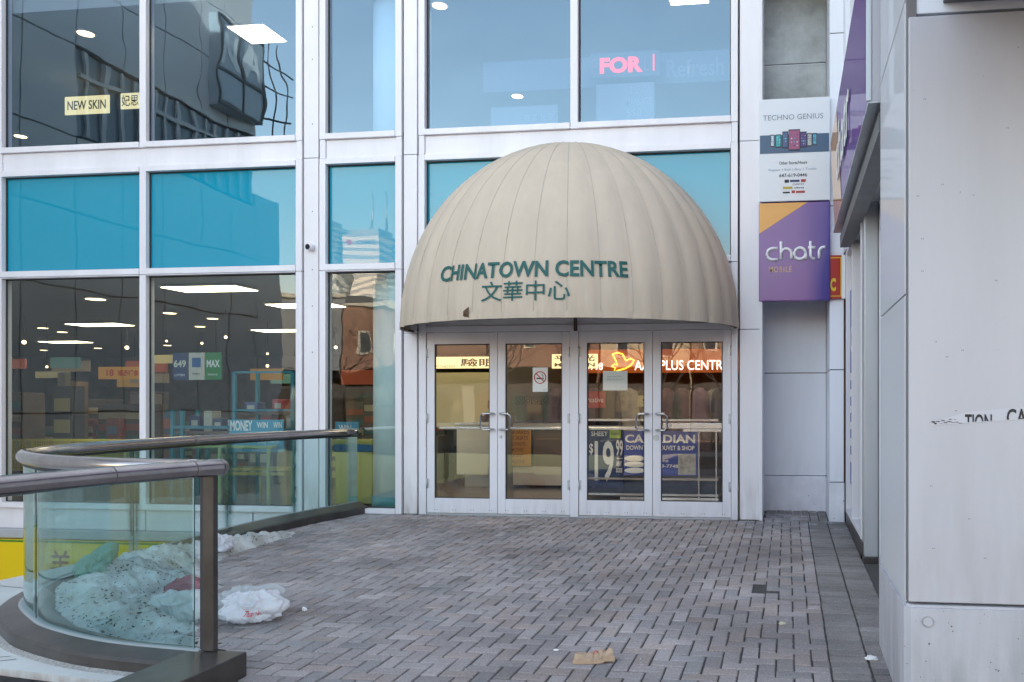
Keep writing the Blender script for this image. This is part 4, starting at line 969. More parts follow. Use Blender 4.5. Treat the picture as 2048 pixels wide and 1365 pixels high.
def panel_light(x, y, z, w, l, label, group):
    t = thing('ceiling_light', label, 'ceiling light', (x, y, z), group)
    obj('frame', B(x - w / 2 - .02, x + w / 2 + .02, y - l / 2 - .02, y + l / 2 + .02, z - 0.02, z + .0), RIM, t)
    obj('diffuser', B(x - w / 2, x + w / 2, y - l / 2, y + l / 2, z - 0.028, z - .021), LAMPW, t)
zc = 6.5
def up(p): return p
UPL = [(-9.66, 10.31, .10), (-14.6, 14.1, .10), (-4.45, 10.17, .09), (-4.47, 13.32, .09)]
labs = ['round warm downlight behind the upper window left of the vertical bar', 'small round warm downlight low in the far upper left window', 'bright round downlight at the top of the upper window above the awning', 'round downlight above the left side of the awning top']
for (x, y, r), lb in zip(UPL, labs): downlight(x, y, zc, r, lb, 'downlights on the upper floor')
panel_light(-7.3, 10.62, zc, 0.52, 0.52, 'square white ceiling panel lamp glowing in the upper left window', 'panel lamps upstairs')
panel_light(-1.24, 10.27, zc, 0.48, 0.5, 'square white ceiling panel lamp cut by the top edge above the red sign', 'panel lamps upstairs')
zc2 = 2.97
fct = (zc2 - 1.33) / (2.75 - 1.33)
dl = [(-9.13, 9.9, .13), (-9.3, 12.38, .09), (-10.47, 13.61, .09), (-13.53, 13.51, .09), (-13.9, 14.3, .09), (-14.55, 17.82, .09), (-12.71, 21.5, .09), (-14.29, 21.9, .09), (-9.4, 11.56, .10), (-19.0, 19.0, .09), (-17, 18.5, .09), (-3.0, 12.5, .09), (-1.5, 14.5, .09), (-5.6, 14.8, .09), (-3.7, 16.5, .09)]
for i, (x, y, r) in enumerate(dl):
    x, y = x * fct, y * fct
    if y > 25: continue
    downlight(x, y, zc2, r, 'round warm downlight in the dim ground floor ceiling behind the glass', 'downlights on the ground floor')
for (x, y, lb) in ((-11.95, 13.05, 'long glowing ceiling panel in the lower left window left of the vertical bar'), (-16.0, 16.55, 'glowing ceiling panel deep in the lower left window below the nearest one'), (-6.75, 10.9, 'glowing ceiling panel at the right edge of the lower left window'), (-9.49, 14.53, 'glowing ceiling panel deep behind the right light of the lower left window')):
    panel_light(x * fct, y * fct, zc2, 1.1, 0.5, lb, 'panel lamps on the ground floor')
for (x, y, lb) in ((-5.5, 12.0, 'ceiling panel added to brighten the optician counter inside the left doors'), (-3.0, 11.2, 'ceiling panel added for light just inside the middle of the doors'), (-1.4, 13.2, 'ceiling panel added to brighten the duvet banner inside the right doors'), (-8.0, 10.6, 'ceiling panel over the teal shelf inside the left bay'), (-1.7, 10.75, 'ceiling panel added for light just inside the right pair of doors')):  # panels by the doors are added to brighten the shop interior
    panel_light(x, y, zc2, 1.1, 0.5, lb, 'panel lamps on the ground floor')
# big round column standing just inside the glass through both floors
cm = mat('pale_column_paint', (0.66, 0.76, 0.76), 0.5)
rc = thing('round_column', 'thick pale round column just inside the narrow window bay', 'column', (-4.98, 10.22, 0))
bm = BM(); tube(bm, [(-4.98, 10.22, -0.02), (-4.98, 10.22, 2.98)], 0.36, 40); tube(bm, [(-4.98, 10.22, 4.37), (-4.98, 10.22, 6.49)], 0.36, 40); obj('shaft', bm, cm, rc)
bm = BM(); tube(bm, [(-4.98, 10.22, 0.0), (-4.98, 10.22, 0.16)], 0.375, 40); obj('skirting', bm, mat('teal_skirting', (0.10, 0.30, 0.32), 0.5), rc)

def board(name, label, cat, x0, x1, z0, z1, y, m, texts=(), th=0.02, group=None):
    t = thing(name, label, cat, ((x0 + x1) / 2, y, z0), group)
    obj('board', B(x0, x1, y, y + th, z0, z1), m, t)
    for k, (s, a, b, c, d, tm, bold) in enumerate(texts):
        bm = BM(); letters(bm, s, a, b, c, d, y - 0.004, bold); obj('lettering', bm, tm, t)
    return t
LIT = lambda n, c, e, s: mat(n, c, 0.5, emit=e, estr=s)
YEL = LIT('lit_cream_box', (0.8, 0.7, 0.4), (1.0, 0.80, 0.38), 0.22)
# upstairs signs
board('lit_shop_sign', 'wide lit cream sign with black capitals upstairs behind the upper left window', 'sign', -11.62, -10.83, 6.03, 6.32, 12, YEL, [('NEW SKIN', -11.57, -10.88, 6.10, 6.25, INK, 0.02)])
board('lit_shop_sign', 'small lit cream sign with black characters upstairs beside the vertical bar', 'sign', -10.62, -10.28, 6.08, 6.33, 12, YEL, [('妃思', -10.60, -10.30, 6.12, 6.30, INK, 0.01)])
LED = LIT('red_led', (0.4, 0.02, 0.02), (1.0, 0.02, 0.03), 0.28)
lt = board('led_sign', 'red glowing dot matrix sign reading FOR behind the upper window above the awning', 'sign', -2.42, -1.55, 5.37, 5.68, 10.0, flat('led_black', (0.05, 0.065, 0.09)), [])
bm = BM(); letters(bm, 'FOR', -2.30, -1.76, 5.42, 5.62, 9.994, 0.05); box(bm, -1.635, -1.615, 9.992, 9.996, 5.43, 5.63); obj('lettering', bm, LED, lt)
bm = BM(); letters(bm, 'L', -1.74, -1.68, 5.43, 5.62, 9.994, 0.0); letters(bm, 'F', -2.40, -2.34, 5.42, 5.61, 9.994, 0.0); obj('ghost_letters', bm, flat('led_dim', (0.14, 0.10, 0.14)), lt)
board('shop_header', 'pale blue shop header with faint slanted lettering upstairs behind the upper window', 'sign', -3.9, -0.66, 5.36, 5.75, 10.25, flat('header_blue', (0.05, 0.07, 0.10)), [('Refresh', -1.50, -0.78, 5.43, 5.66, flat('faint_ink', (0.12, 0.15, 0.20)), 0.02)])
board('massage_poster', 'pale poster with massage prices under the red glowing sign', 'poster', -2.35, -1.62, 4.75, 5.30, 10.02, flat('pale_poster', (0.16, 0.18, 0.21)), [('按摩', -1.93, -1.66, 5.16, 5.27, GREY_INK, 0.0), ('MASSAGE', -1.98, -1.65, 5.02, 5.12, GREY_INK, 0.02), ('$50', -1.97, -1.78, 4.87, 4.98, GREY_INK, 0.0)])
board('price_board', 'faint pale board with small dark print upstairs left of the window bar', 'poster', -3.85, -2.95, 4.80, 5.22, 10.4, flat('pale_board', (0.14, 0.165, 0.20)), [('推拿 按摩', -3.4, -3.0, 5.02, 5.12, GREY_INK, 0.0), ('SPA MENU', -3.6, -3.02, 4.88, 4.95, GREY_INK, 0.0)])
# downstairs, left bay
Yp = 10.3
board('lottery_poster', 'navy lottery poster with cream numbers hanging over the blue shelf frame', 'poster', -8.33, -8.11, 1.67, 2.04, Yp, NAVY, [('649', -8.31, -8.13, 1.84, 1.94, flat('cream_ink', (0.6, 0.58, 0.5)), 0.03), ('LOTTERY', -8.30, -8.14, 1.72, 1.75, WHITE_INK, 0.0)])
board('lottery_poster', 'cream poster with a blue square between the navy and the green lottery posters', 'poster', -8.09, -7.86, 1.67, 2.04, Yp, flat('cream_paper', (0.55, 0.52, 0.45)), [('■', -8.04, -7.91, 1.84, 1.97, BLUE, 0.0), ('lottery', -8.03, -7.92, 1.73, 1.77, INK, 0.0)])
board('lottery_poster', 'green lottery poster with white capitals beside the cream poster', 'poster', -7.84, -7.61, 1.67, 2.04, Yp, flat('green_poster', (0.02, 0.20, 0.05)), [('MAX', -7.82, -7.63, 1.84, 1.94, WHITE_INK, 0.03), ('lottery', -7.80, -7.66, 1.72, 1.76, WHITE_INK, 0.0)])
board('orange_banner', 'orange shop banner with red number and characters deep in the lower left window', 'banner', -11.2, -10.3, 1.75, 1.95, 12.2, LIT('glowing_banner_print', (0.6, 0.28, 0.04), (1, .45, .08), 0.03), [('18', -11.05, -10.92, 1.80, 1.91, RED_INK, 0.02), ('福滿樓食品', -10.85, -10.38, 1.80, 1.90, RED_INK, 0.02)])  # faint glow put into the banner print, which is no lamp
shf = thing('shelf_frame', 'teal metal shelf frame with goods behind the lower left window', 'shelf', (-7.2, 10.6, 0))
tm = mat('teal_metal', (0.03, 0.20, 0.26), 0.4)
bm = BM()
for x in (-8.45, -8.30, -7.52, -6.66):
    for y in (10.45, 10.95): box(bm, x - .022, x + .022, y - .022, y + .022, 0, 1.78 if x > -7.6 else 1.25)
for z in (0.98, 1.24, 1.76):
    box(bm, -7.5, -6.68, 10.435, 10.465, z, z + .03)
box(bm, -8.43, -7.54, 10.432, 10.462, 1.0, 1.04); obj('frame', bm, tm, shf)
bm = B(-8.47, -6.64, 10.47, 10.95, 0.93, 0.96); box(bm, -7.5, -6.68, 10.47, 10.95, 1.20, 1.225); obj('shelf_board', bm, M['in_dark'], shf)
goods = [(-8.2, .16, .22, (0.04, .05, .12)), (-8.0, .12, .28, (.45, .42, .36)), (-7.85, .15, .18, (.05, .06, .12)), (-7.65, .10, .16, (.4, .42, .4)), (-7.35, .18, .14, (.06, .10, .22)), (-7.12, .15, .20, (.35, .04, .05)), (-6.95, .16, .18, (.4, .05, .06)), (-6.78, .1, .24, (.32, .3, .28))]
for i, (x, w, h, c) in enumerate(goods):
    zz = 0.961 if x < -7.5 or i % 2 else 1.226
    bm = B(x - w / 2, x + w / 2, 10.55, 10.75, zz, zz + h, 0.006); box(bm, x - w * .3, x + w * .3, 10.5485, 10.5495, zz + h * .3, zz + h * .7, mi=1)
    tag(obj('goods_box', bm, [flat('goods_print', c), flat('goods_label', (.4, .38, .33))]), 'small printed goods box on the teal shelf frame in the lower left window', 'box', 'goods on the teal shelf frame')
board('promo_poster', 'white and blue poster reading WIN low behind the handrail in the lower left window', 'poster', -7.42, -6.64, 0.70, 1.13, 10.2, flat('sky_blue_print', (0.05, 0.33, 0.48)), [('WIN', -7.02, -6.86, 1.02, 1.10, WHITE_INK, 0.02), ('WIN', -6.78, -6.66, 1.02, 1.10, WHITE_INK, 0.02), ('MONEY', -7.40, -7.08, 0.98, 1.12, WHITE_INK, 0.03), ('play here', -7.0, -6.70, 0.80, 0.88, WHITE_INK, 0.0)])
board('promo_poster', 'blue poster reading WIN above the handrail end in the narrow window bay', 'poster', -6.05, -5.72, 0.94, 1.10, 10.45, flat('sky_blue_poster', (0.05, 0.30, 0.45)), [('WIN', -6.0, -5.82, 0.97, 1.06, WHITE_INK, 0.02)])
bn = thing('bench', 'pale yellow green tubular bench frame standing inside the lower left window', 'bench', (-7.3, 10.25, 0))
pg = mat('yellow_green_tube', (0.42, 0.46, 0.16), 0.45)
for x0 in (-7.45, -6.75):
    bm = BM(); tube(bm, catmull([(x0, 10.05, 0), (x0, 10.05, 0.7), (x0 + 0.02, 10.1, 0.77), (x0, 10.35, 0.79)], 5), 0.022, 8); obj('leg', bm, pg, bn)
bm = BM(); tube(bm, [(-8.0, 10.08, 0.77), (-6.74, 10.08, 0.77)], 0.02, 8); obj('top_rail', bm, pg, bn)
ym = mat('mustard_slat', (0.42, 0.30, 0.04), 0.5)
bm = BM()
for k in range(4): box(bm, -8.0, -6.7, 10.3 + k * .1, 10.38 + k * .1, 0.44, 0.47)
box(bm, -8.0, -6.7, 10.29, 10.31, 0.38, 0.42); obj('seat', bm, ym, bn)
bm = BM(); tube(bm, [(-7.1, 10.4, 0), (-7.1, 10.4, 0.43)], 0.022, 8); obj('seat_support', bm, ym, bn)
bf = thing('mesh_barrier', 'perforated yellow barrier behind the curved handrail inside the lower left window', 'barrier', (-10, 10.4, 0))
bm = BM()
for k in range(70): box(bm, -11.4 + k * .038, -11.388 + k * .038, 10.4, 10.41, 0.42, 0.82)
for k in range(14): box(bm, -11.4, -8.75, 10.411, 10.42, 0.42 + k * .03, 0.432 + k * .03)
obj('mesh', bm, mat('yellow_mesh', (0.48, 0.36, 0.04), 0.5), bf)
bm = BM(); tube(bm, [(-11.4, 10.42, 0.83), (-8.74, 10.42, 0.83)], 0.02, 8); tube(bm, [(-11.4, 10.42, 0.41), (-8.74, 10.42, 0.41)], 0.02, 8)
for x in (-10.6, -9.0): tube(bm, [(x, 10.42, 0), (x, 10.42, 0.83)], 0.02, 8)
obj('frame', bm, mat('yellow_tube', (0.55, 0.43, 0.03), 0.4), bf)
yb = thing('litter_bin', 'yellow green bin with a blue band behind the end of the handrail', 'bin', (-5.9, 10.5, 0))
obj('body', B(-6.03, -5.50, 10.4, 10.75, 0, 0.86, 0.02), mat('olive_yellow_plastic', (0.40, 0.36, 0.06), 0.4), yb); obj('band', B(-6.04, -5.49, 10.39, 10.76, 0.70, 0.80, 0.01), flat('band_blue', (0.02, 0.12, 0.25)), yb)
# market stalls deep in the left part, dim
random.seed(21)
bm = BM()
for k in range(26):
    x = -22 + k * 0.62 + random.uniform(-.1, .1); y = random.uniform(13.5, 18); h = random.uniform(0.7, 1.6); w = random.uniform(.3, .9)
    bm = B(x, x + w, y, y + .5, -0.02, h, 0.01)
    for q in range(5):
        z = h * (0.15 + .16 * q); box(bm, x + .03, x + w - .03, y - 0.012, y - 0.002, z, z + h * .09, mi=1 + (k + q) % 3)
    tag(obj('stall', bm, [M['in_dark'], flat('stall_red', (.45, .12, .06)), flat('stall_cream', (.6, .5, .34)), flat('stall_teal', (.08, .22, .20))]), 'dim stall stacked with goods deep in the hall behind the lower windows', 'stall', 'stalls deep in the hall')
cols = [((.5, .26, .05), 'amber'), ((.42, .10, .05), 'brick red'), ((.5, .42, .2), 'straw yellow'), ((.3, .22, .14), 'brown'), ((.12, .25, .22), 'dull teal')]
for k in range(13):
    x = -21 + k * 1.02 + random.uniform(-.2, .2); y = random.uniform(14.5, 19); z = random.uniform(1.75, 2.25); w = random.uniform(.6, 1.1)
    c, nm = cols[k % 5]
    t = thing('stall_sign', 'dim coloured stall sign hanging in the hall behind the lower windows', 'sign', (x, y, z), 'stall signs in the hall')
    obj('board', B(x, x + w, y, y + .04, z, z + random.uniform(.16, .34)), LIT('stall_sign_' + nm.replace(' ', '_'), c, c, 0.05), t)
for k in range(22):
    x = -20 + random.uniform(0, 13.5); y = random.uniform(12.0, 19); z = random.uniform(1.9, 2.75)
    bm = BM(); bmesh.ops.create_uvsphere(bm, u_segments=10, v_segments=6, radius=random.uniform(.022, .04), matrix=Matrix.Translation((x, y, z)))
    tube(bm, [(x, y, z + .03), (x, y, 2.98)], .006, 4, mi=1)
    tag(obj('pendant_lamp', bm, [LAMP, INK]), 'small round pendant lamp glowing in the hall behind the lower windows', 'lamp', 'pendant lamps in the hall')
for k in range(30):
    x = -20 + random.uniform(0, 13); y = random.uniform(11.8, 15.5); h = random.uniform(.5, 1.9); w = random.uniform(.05, .5)
    c = random.choice([(.25, .16, .09), (.10, .09, .10), (.35, .30, .24), (.30, .08, .06), (.08, .14, .20), (.42, .33, .14)])
    bm = B(x, x + w, y, y + w * .7, -.02, h, .01)
    for q in range(4): box(bm, x + w * .1, x + w * .9, y - .008, y - .001, h * (.12 + q * .21), h * (.25 + q * .21), mi=1)
    tag(obj('market_display', bm, [flat('display_body', c), flat('display_goods', tuple(min(.8, v * 1.35 + .03) for v in random.choice([(.25, .16, .09), (.35, .30, .24), (.30, .08, .06), (.08, .14, .20), (.42, .33, .14)])))]), 'dim shop display stand in the hall behind the lower windows', 'display stand', 'display stands in the hall')
# through the doors: optometrist wall, counters, shop fascia
board('lit_shop_sign', 'lit cream optician sign with large black characters seen through the far left door', 'sign', -6.75, -4.95, 2.02, 2.24, 15.0, YEL, [('驗眼配', -6.15, -5.10, 2.05, 2.21, INK, 0.02), ('OPTOMETRIST', -6.70, -6.25, 2.03, 2.08, INK, 0.0)])
board('lit_shop_sign', 'lit cream sign with black characters seen at the right of the second door', 'sign', -4.25, -3.4, 1.99, 2.25, 14.6, YEL, [('平眼光', -4.2, -3.45, 2.12, 2.23, INK, 0.02), ('MUQIAN', -4.2, -3.45, 2.01, 2.09, INK, 0.02)])
board('shop_partition', 'pale yellow shop wall with a painted-in glow seen through the far left door', 'partition', -6.9, -5.05, 0.9, 1.95, 15.2, LIT('glowing_yellow_wall', (0.46, 0.40, 0.22), (1, .85, .4), 0.02), [('■', -5.65, -5.40, 1.35, 1.6, PAPER, 0.0)])  # faint glow put into the wall colour in place of lamplight
ct = thing('shop_counter', 'white shop counter behind the left pair of doors', 'counter', (-5.1, 13.2, 0))
obj('cabinet', B(-5.40, -4.60, 13.0, 13.7, 0.18, 1.0, 0.01), mat('cream_laminate', (0.60, 0.58, 0.50), 0.4), ct); obj('plinth', B(-5.28, -4.62, 13.05, 13.65, -0.02, 0.178, 0.005), mat('cream_plinth', (0.50, 0.48, 0.42), 0.4), ct)
obj('worktop', B(-5.42, -4.58, 12.98, 13.72, 1.002, 1.03, 0.006), mat('pale_worktop', (0.66, 0.64, 0.58), 0.3), ct)
dc = thing('display_case', 'low cream display case with an orange price board behind the second door', 'display case', (-4.1, 13, 0))
obj('base', B(-4.55, -3.4, 12.9, 13.5, 0.03, 0.33, 0.008), mat('cream_base', (0.56, 0.50, 0.42), 0.5), dc)
obj('glass_top', B(-4.08, -3.4, 12.95, 13.45, 0.332, 0.95, 0.004), mat('dark_case', (0.16, 0.10, 0.07), 0.15), dc)
obj('counter_top', B(-4.55, -3.38, 12.88, 13.5, 0.952, 1.03, 0.004), mat('white_top', (0.55, 0.55, 0.55), 0.3), dc)
pbd = board('price_board', 'orange board with brown lines of text under the counter behind the second door', 'sign', -4.56, -4.09, 0.345, 0.95, 12.86, flat('orange_board', (0.55, 0.24, 0.03)), [(s, -4.54, -4.54 + w, 0.86 - k * .095, 0.92 - k * .095, flat('brown_ink', (.18, .05, .01)), 0.01) for k, (s, w) in enumerate((('PIN BOARDS', .42), ('GIRLS SKIRTS', .40), ('IRONRONAUTS', .36), ('LIVE MOVIES', .33), ('PVT OR ANY', .32), ('OCCASIONS', .34)))])
fas = thing('shop_fascia', 'orange shop fascia with a yellow neon bird and white neon capitals behind the right doors', 'sign', (-2.6, 16, 2))
obj('board', B(-4.7, -0.6, 16.0, 16.08, 1.96, 2.42), LIT('glowing_fascia_print', (0.50, 0.11, 0.02), (1, .20, .03), 0.04), fas)  # board colour carries a faint glow of its own behind the neon
bm = BM(); letters(bm, 'AAA PLUS CENTRE', -2.98, -1.14, 2.01, 2.20, 15.99, 0.0); letters(bm, '9798', -3.95, -3.62, 2.02, 2.16, 15.99, 0.0)
obj('neon_lettering', bm, LIT('white_neon', (.8, .8, .8), (1, .95, .85), 0.4), fas)
bm = BM()
bird = [(0.0, .30), (.10, .33), (.20, .30), (.24, .22), (.27, .17), (.36, .21), (.43, .17), (.40, .12), (.34, .06), (.24, .01), (.12, -.02), (.02, -.06), (.06, .03), (-.02, .06), (.04, .10), (.10, .08), (.06, .18), (0.0, .30)]
tube(bm, [(-3.42 + x, 15.985, 2.03 + z) for x, z in bird], 0.013, 6); obj('neon_bird', bm, LIT('yellow_neon', (.8, .6, .1), (1, .72, .05), 0.45), fas)
board('paper_notice', 'white paper sheet taped inside the third door glass', 'notice', -2.165, -1.87, 1.50, 1.73, YF + 0.006, PAPER, [('opening notice 2024', -2.12, -1.94, 1.655, 1.67, GREY_INK, 0.0), ('please see other door', -2.12, -1.90, 1.625, 1.64, GREY_INK, 0.0)], th=0.002)
nsx = board('no_smoking_notice', 'white no smoking sticker with red ring on the second door glass', 'sign', -3.02, -2.835, 1.485, 1.775, YF - 0.006, PAPER, [], th=0.002)
bm = BM(); c0 = (-2.928, 1.655); tube(bm, [(c0[0] + .07 * math.cos(R(k * 15)), YF - 0.008, c0[1] + .07 * math.sin(R(k * 15))) for k in range(25)], 0.006, 6)
tube(bm, [(c0[0] - .05, YF - 0.0095, c0[1] + .05), (c0[0] + .05, YF - 0.0095, c0[1] - .05)], 0.006, 6); obj('red_ring', bm, RED_INK, nsx)
bm = B(c0[0] - .045, c0[0] + .03, YF - 0.0085, YF - 0.0065, c0[1] - .018, c0[1] - .004); box(bm, c0[0] + .034, c0[0] + .045, YF - 0.0085, YF - 0.0065, c0[1] - .018, c0[1] - .004)
tube(bm, catmull([(c0[0] + .03, YF - .0075, c0[1] + .003), (c0[0] + .04, YF - .0075, c0[1] + .02), (c0[0] + .02, YF - .0075, c0[1] + .03), (c0[0] + .03, YF - .0075, c0[1] + .045)], 4), 0.003, 5); obj('cigarette', bm, INK, nsx)
bm = BM(); letters(bm, 'bylaw 33', -2.89, -2.845, 1.50, 1.512, YF - 0.0075, 0.0); obj('small_print', bm, INK, nsx)
stk = thing('door_sticker', 'row of five small outlined icons on the second door glass under the no smoking sticker', 'sticker', (-2.95, YF, 1.33))
bm = BM()
for k in range(5):
    x = -3.23 + k * .105
    for q in ((x, x + .09, 1.335, 1.339), (x, x + .09, 1.421, 1.425), (x, x + .004, 1.339, 1.421), (x + .086, x + .09, 1.339, 1.421)): box(bm, q[0], q[1], YF - 0.004, YF - 0.002, q[2], q[3])
    tube(bm, [(x + .045 + .022 * math.cos(R(a)), YF - .003, 1.38 + .022 * math.sin(R(a))) for a in range(0, 361, 40)], 0.003, 5)
obj('icons', bm, INK, stk)
Ybn = 11.5
bt = board('price_poster', 'navy poster with giant white 19.99 price behind the third door', 'poster', -2.86, -2.31, 0.15, 0.97, Ybn, NAVY, [('SHEET', -2.77, -2.53, 0.885, 0.95, WHITE_INK, 0.02), ('19', -2.72, -2.44, 0.24, 0.82, WHITE_INK, 0.02), ('99', -2.41, -2.31, 0.60, 0.83, WHITE_INK, 0.02), ('ANY', -2.41, -2.325, 0.46, 0.53, WHITE_INK, 0.03), ('SIZE', -2.41, -2.32, 0.37, 0.43, WHITE_INK, 0.03), ('$', -2.80, -2.74, 0.62, 0.78, WHITE_INK, 0.02)])
bm = BM(); letters(bm, '—', -2.40, -2.315, 0.565, 0.575, Ybn - 0.004, 0.0); obj('rule', bm, WHITE_INK, bt)
board('note_card', 'small lime green note stuck on the corner of the price poster', 'note', -2.50, -2.34, 0.855, 0.97, Ybn - 0.012, flat('lime_card', (0.40, 0.52, 0.08)), [('Available', -2.48, -2.36, 0.90, 0.945, INK, 0.0)], th=0.004)
bt2 = board('duvet_banner', 'blue duvet shop banner with white capitals behind the right doors', 'banner', -2.30, -1.25, 0.33, 0.96, Ybn, flat('royal_blue_print', (0.045, 0.075, 0.36)), [('CANADIAN', -2.28, -1.28, 0.79, 0.91, WHITE_INK, 0.03), ('DOWNTOWN DUVET & SHOP', -2.26, -1.29, 0.69, 0.755, WHITE_INK, 0.025), ('Phone', -1.86, -1.66, 0.52, 0.57, WHITE_INK, 0.02), ('416-979-7748', -2.0, -1.52, 0.44, 0.49, WHITE_INK, 0.02)])
bm = BM()
for k in range(3):
    bmesh.ops.create_uvsphere(bm, u_segments=16, v_segments=8, radius=1, matrix=Matrix.Translation((-2.14, Ybn - 0.004, 0.40 + k * .085)) @ Matrix.Diagonal((0.15, 0.003, 0.04, 1)))
obj('printed_pillows', bm, PAPER, bt2)
bm = B(-1.52, -1.27, Ybn - 0.004, Ybn - 0.001, 0.345, 0.64); obj('printed_photo', bm, mat('duvet_print', (0.45, 0.44, 0.42), 0.6, var=0.5, vscale=14), bt2)
rk = thing('display_rack', 'chrome display table frame with dark cloth behind the right doors', 'display rack', (-1.8, 11.6, 0))
bm = BM()
for x in (-1.225, -0.98): box(bm, x - .01, x + .01, 11.46, 11.48, -.02, 1.0)
for z in (0.05, 0.27, 1.0, 1.1): box(bm, -2.86, -0.95, 11.455, 11.475, z, z + .03)
box(bm, -2.34, -0.95, 11.44, 11.454, -0.005, 0.03); obj('frame', bm, M['chrome'], rk)
bm = B(-2.86, -0.95, 11.53, 12.1, 0.06, 0.28, 0.02); box(bm, -2.86, -0.95, 11.53, 12.1, 1.0, 1.02); obj('cloth', bm, mat('navy_cloth', (0.03, 0.045, 0.09), 0.7, var=0.4, vscale=9), rk)
random.seed(5)
for k in range(22):
    x = -3.95 + (k % 11) * .31 + (k // 11) * .15; c = random.choice([(.02, .02, .025), (.10, .05, .06), (.05, .06, .10), (.25, .24, .22), (.16, .10, .14)])
    bm = BM(); y = 13.6 + (k // 11) * .9 + random.uniform(0, .6); w = random.uniform(.16, .28)
    tube(bm, [(x, y, .55), (x + .02, y, .9), (x, y, 1.35), (x, y, 1.55), (x, y, 1.62)], w, 14, rad=[w * 1.15, w, w * .9, w * .75, .05])
    tag(obj('hanging_coat', bm, mat('coat_cloth', c, 0.9, var=.3, vscale=8), smooth=True), 'dark garment hanging in the dim shop behind the right doors', 'coat', 'garments hanging behind the right doors')
    if k == 2: pass
board('red_poster', 'small red poster with white script in the shop behind the third door', 'poster', -3.35, -2.95, 1.28, 1.55, 13.2, flat('dull_red_print', (.35, .03, .03)), [('Creative', -3.32, -2.98, 1.37, 1.46, WHITE_INK, 0.0)])
board('cream_plaque', 'cream plaque with script in the shop below the paper sheet', 'sign', -2.42, -2.02, 1.30, 1.48, 13.2, flat('cream_plaque_print', (.40, .38, .22)), [('Silk', -2.33, -2.12, 1.35, 1.43, INK, 0.0)])
bm = B(-4.4, 0.7, 17.0, 17.2, -.02, 2.98); tag(obj('shop_wall', bm, mat('dim_shop_wall', (.16, .12, .09), .7, var=.5, vscale=3)), 'dim brown back wall of the shop behind the right doors', 'wall')
bm = B(-4.55, -4.40, 12.4, 16.5, -.02, 2.98); tag(obj('partition_wall', bm, M['in_wall']), 'brown partition between the optician and the shop behind the doors', 'wall')
# shop assistant behind the counter
def skinned(name, verts, edges, rad, m, parent=None, root=0):
    me = bpy.data.meshes.new(name); me.from_pydata(verts, edges, []); o = bpy.data.objects.new(name, me); COL.objects.link(o)
    o.modifiers.new('skin', 'SKIN'); sk = me.skin_vertices[0].data if me.skin_vertices else None
    if sk is None:
        me.attributes.new
    for i, q in enumerate(me.skin_vertices[0].data): q.radius = rad[i]; q.use_root = i == root
    sb_ = o.modifiers.new('sub', 'SUBSURF'); sb_.levels = 2; sb_.render_levels = 2
    me.materials.append(m); return o
px0, py0 = -5.13, 13.95
skin = mat('skin', (0.30, 0.19, 0.14), 0.6); cloth = mat('dark_jacket', (0.035, 0.04, 0.06), 0.9, var=.3, vscale=12)
def body(bmx):
    tube(bmx, [(px0, py0, .5), (px0, py0, .75), (px0, py0, .95), (px0, py0, 1.13), (px0, py0, 1.19)], .2, 18, rad=[.17, .18, .20, .17, .07])
    for s in (-1, 1): tube(bmx, [(px0 + s * .17, py0, 1.13), (px0 + s * .23, py0 - .03, .92), (px0 + s * .2, py0 - .25, .86), (px0 + s * .1, py0 - .36, .92)], .05, 10, rad=[.065, .055, .045, .035])
per = thing('person', 'person in a dark jacket sitting behind the white counter seen through the left door', 'person', (px0, py0, 0))
bm = BM(); body(bm); obj('jacket', bm, cloth, per, smooth=True)
bm = BM(); bmesh.ops.create_uvsphere(bm, u_segments=20, v_segments=14, radius=1, matrix=Matrix.Translation((px0, py0 - .02, 1.315)) @ Matrix.Diagonal((.078, .095, .115, 1)))
tube(bm, [(px0, py0, 1.16), (px0, py0 - .005, 1.25)], .05, 10)
bmesh.ops.create_uvsphere(bm, u_segments=8, v_segments=6, radius=1, matrix=Matrix.Translation((px0, py0 - .12, 1.30)) @ Matrix.Diagonal((.014, .02, .024, 1)))
for s in (-1, 1): bmesh.ops.create_uvsphere(bm, u_segments=8, v_segments=6, radius=1, matrix=Matrix.Translation((px0 + s * .08, py0, 1.31)) @ Matrix.Diagonal((.012, .02, .03, 1)))
hd = obj('head', bm, skin, per, smooth=True)
bm = BM(); bmesh.ops.create_uvsphere(bm, u_segments=20, v_segments=14, radius=1, matrix=Matrix.Translation((px0, py0 + .015, 1.345)) @ Matrix.Diagonal((.09, .10, .11, 1))); obj('hair', bm, flat('black_hair', (.012, .01, .01)), hd, smooth=True)

# ================================================================== WHAT THE GLASS MIRRORS
# left wing of the centre
gw = mat('shaded_grey_cladding', (0.72, 0.73, 0.74), 0.6, var=0.12, vscale=.6)
lw = thing('left_wing', 'tall grey panelled wing standing to the left and mirrored in the left windows', 'building', (-12, 5.5, 0))
bm = BM(); YE = 1.8
zs = [-4, -1, 1.2, 3.3, 4.6, 5.9, 7.4, 8.6, 9.8, 11, 12.4, 13.9]; ysx = [9.4, 8.6, 7.6, 6.6, 5.6, 4.6, 3.6, 2.7, YE]
for z0, z1 in zip(zs, zs[1:]):
    for y1, y0 in zip(ysx, ysx[1:]):
        if z0 == 5.9 and y1 <= 6.6: continue
        box(bm, -12.2, -12, y0 + .014, y1 - .014, z0 + .014, z1 - .014)
obj('cladding', bm, gw, lw)
bm = B(-24, -12.12, YE + .02, 9.4, -4, 14); obj('core', bm, mat('wing_core', (.07, .07, .075), .5), lw)
bm = B(-12.11, -12.06, YE + .02, 6.58, 5.95, 7.35); obj('window_glass', bm, mat('wing_glass', (.22, .27, .31), .15), lw)
bm = BM()
for k in range(13): box(bm, -12.055, -12.0, YE + .1 + k * .37, YE + .17 + k * .37, 5.95, 7.35)
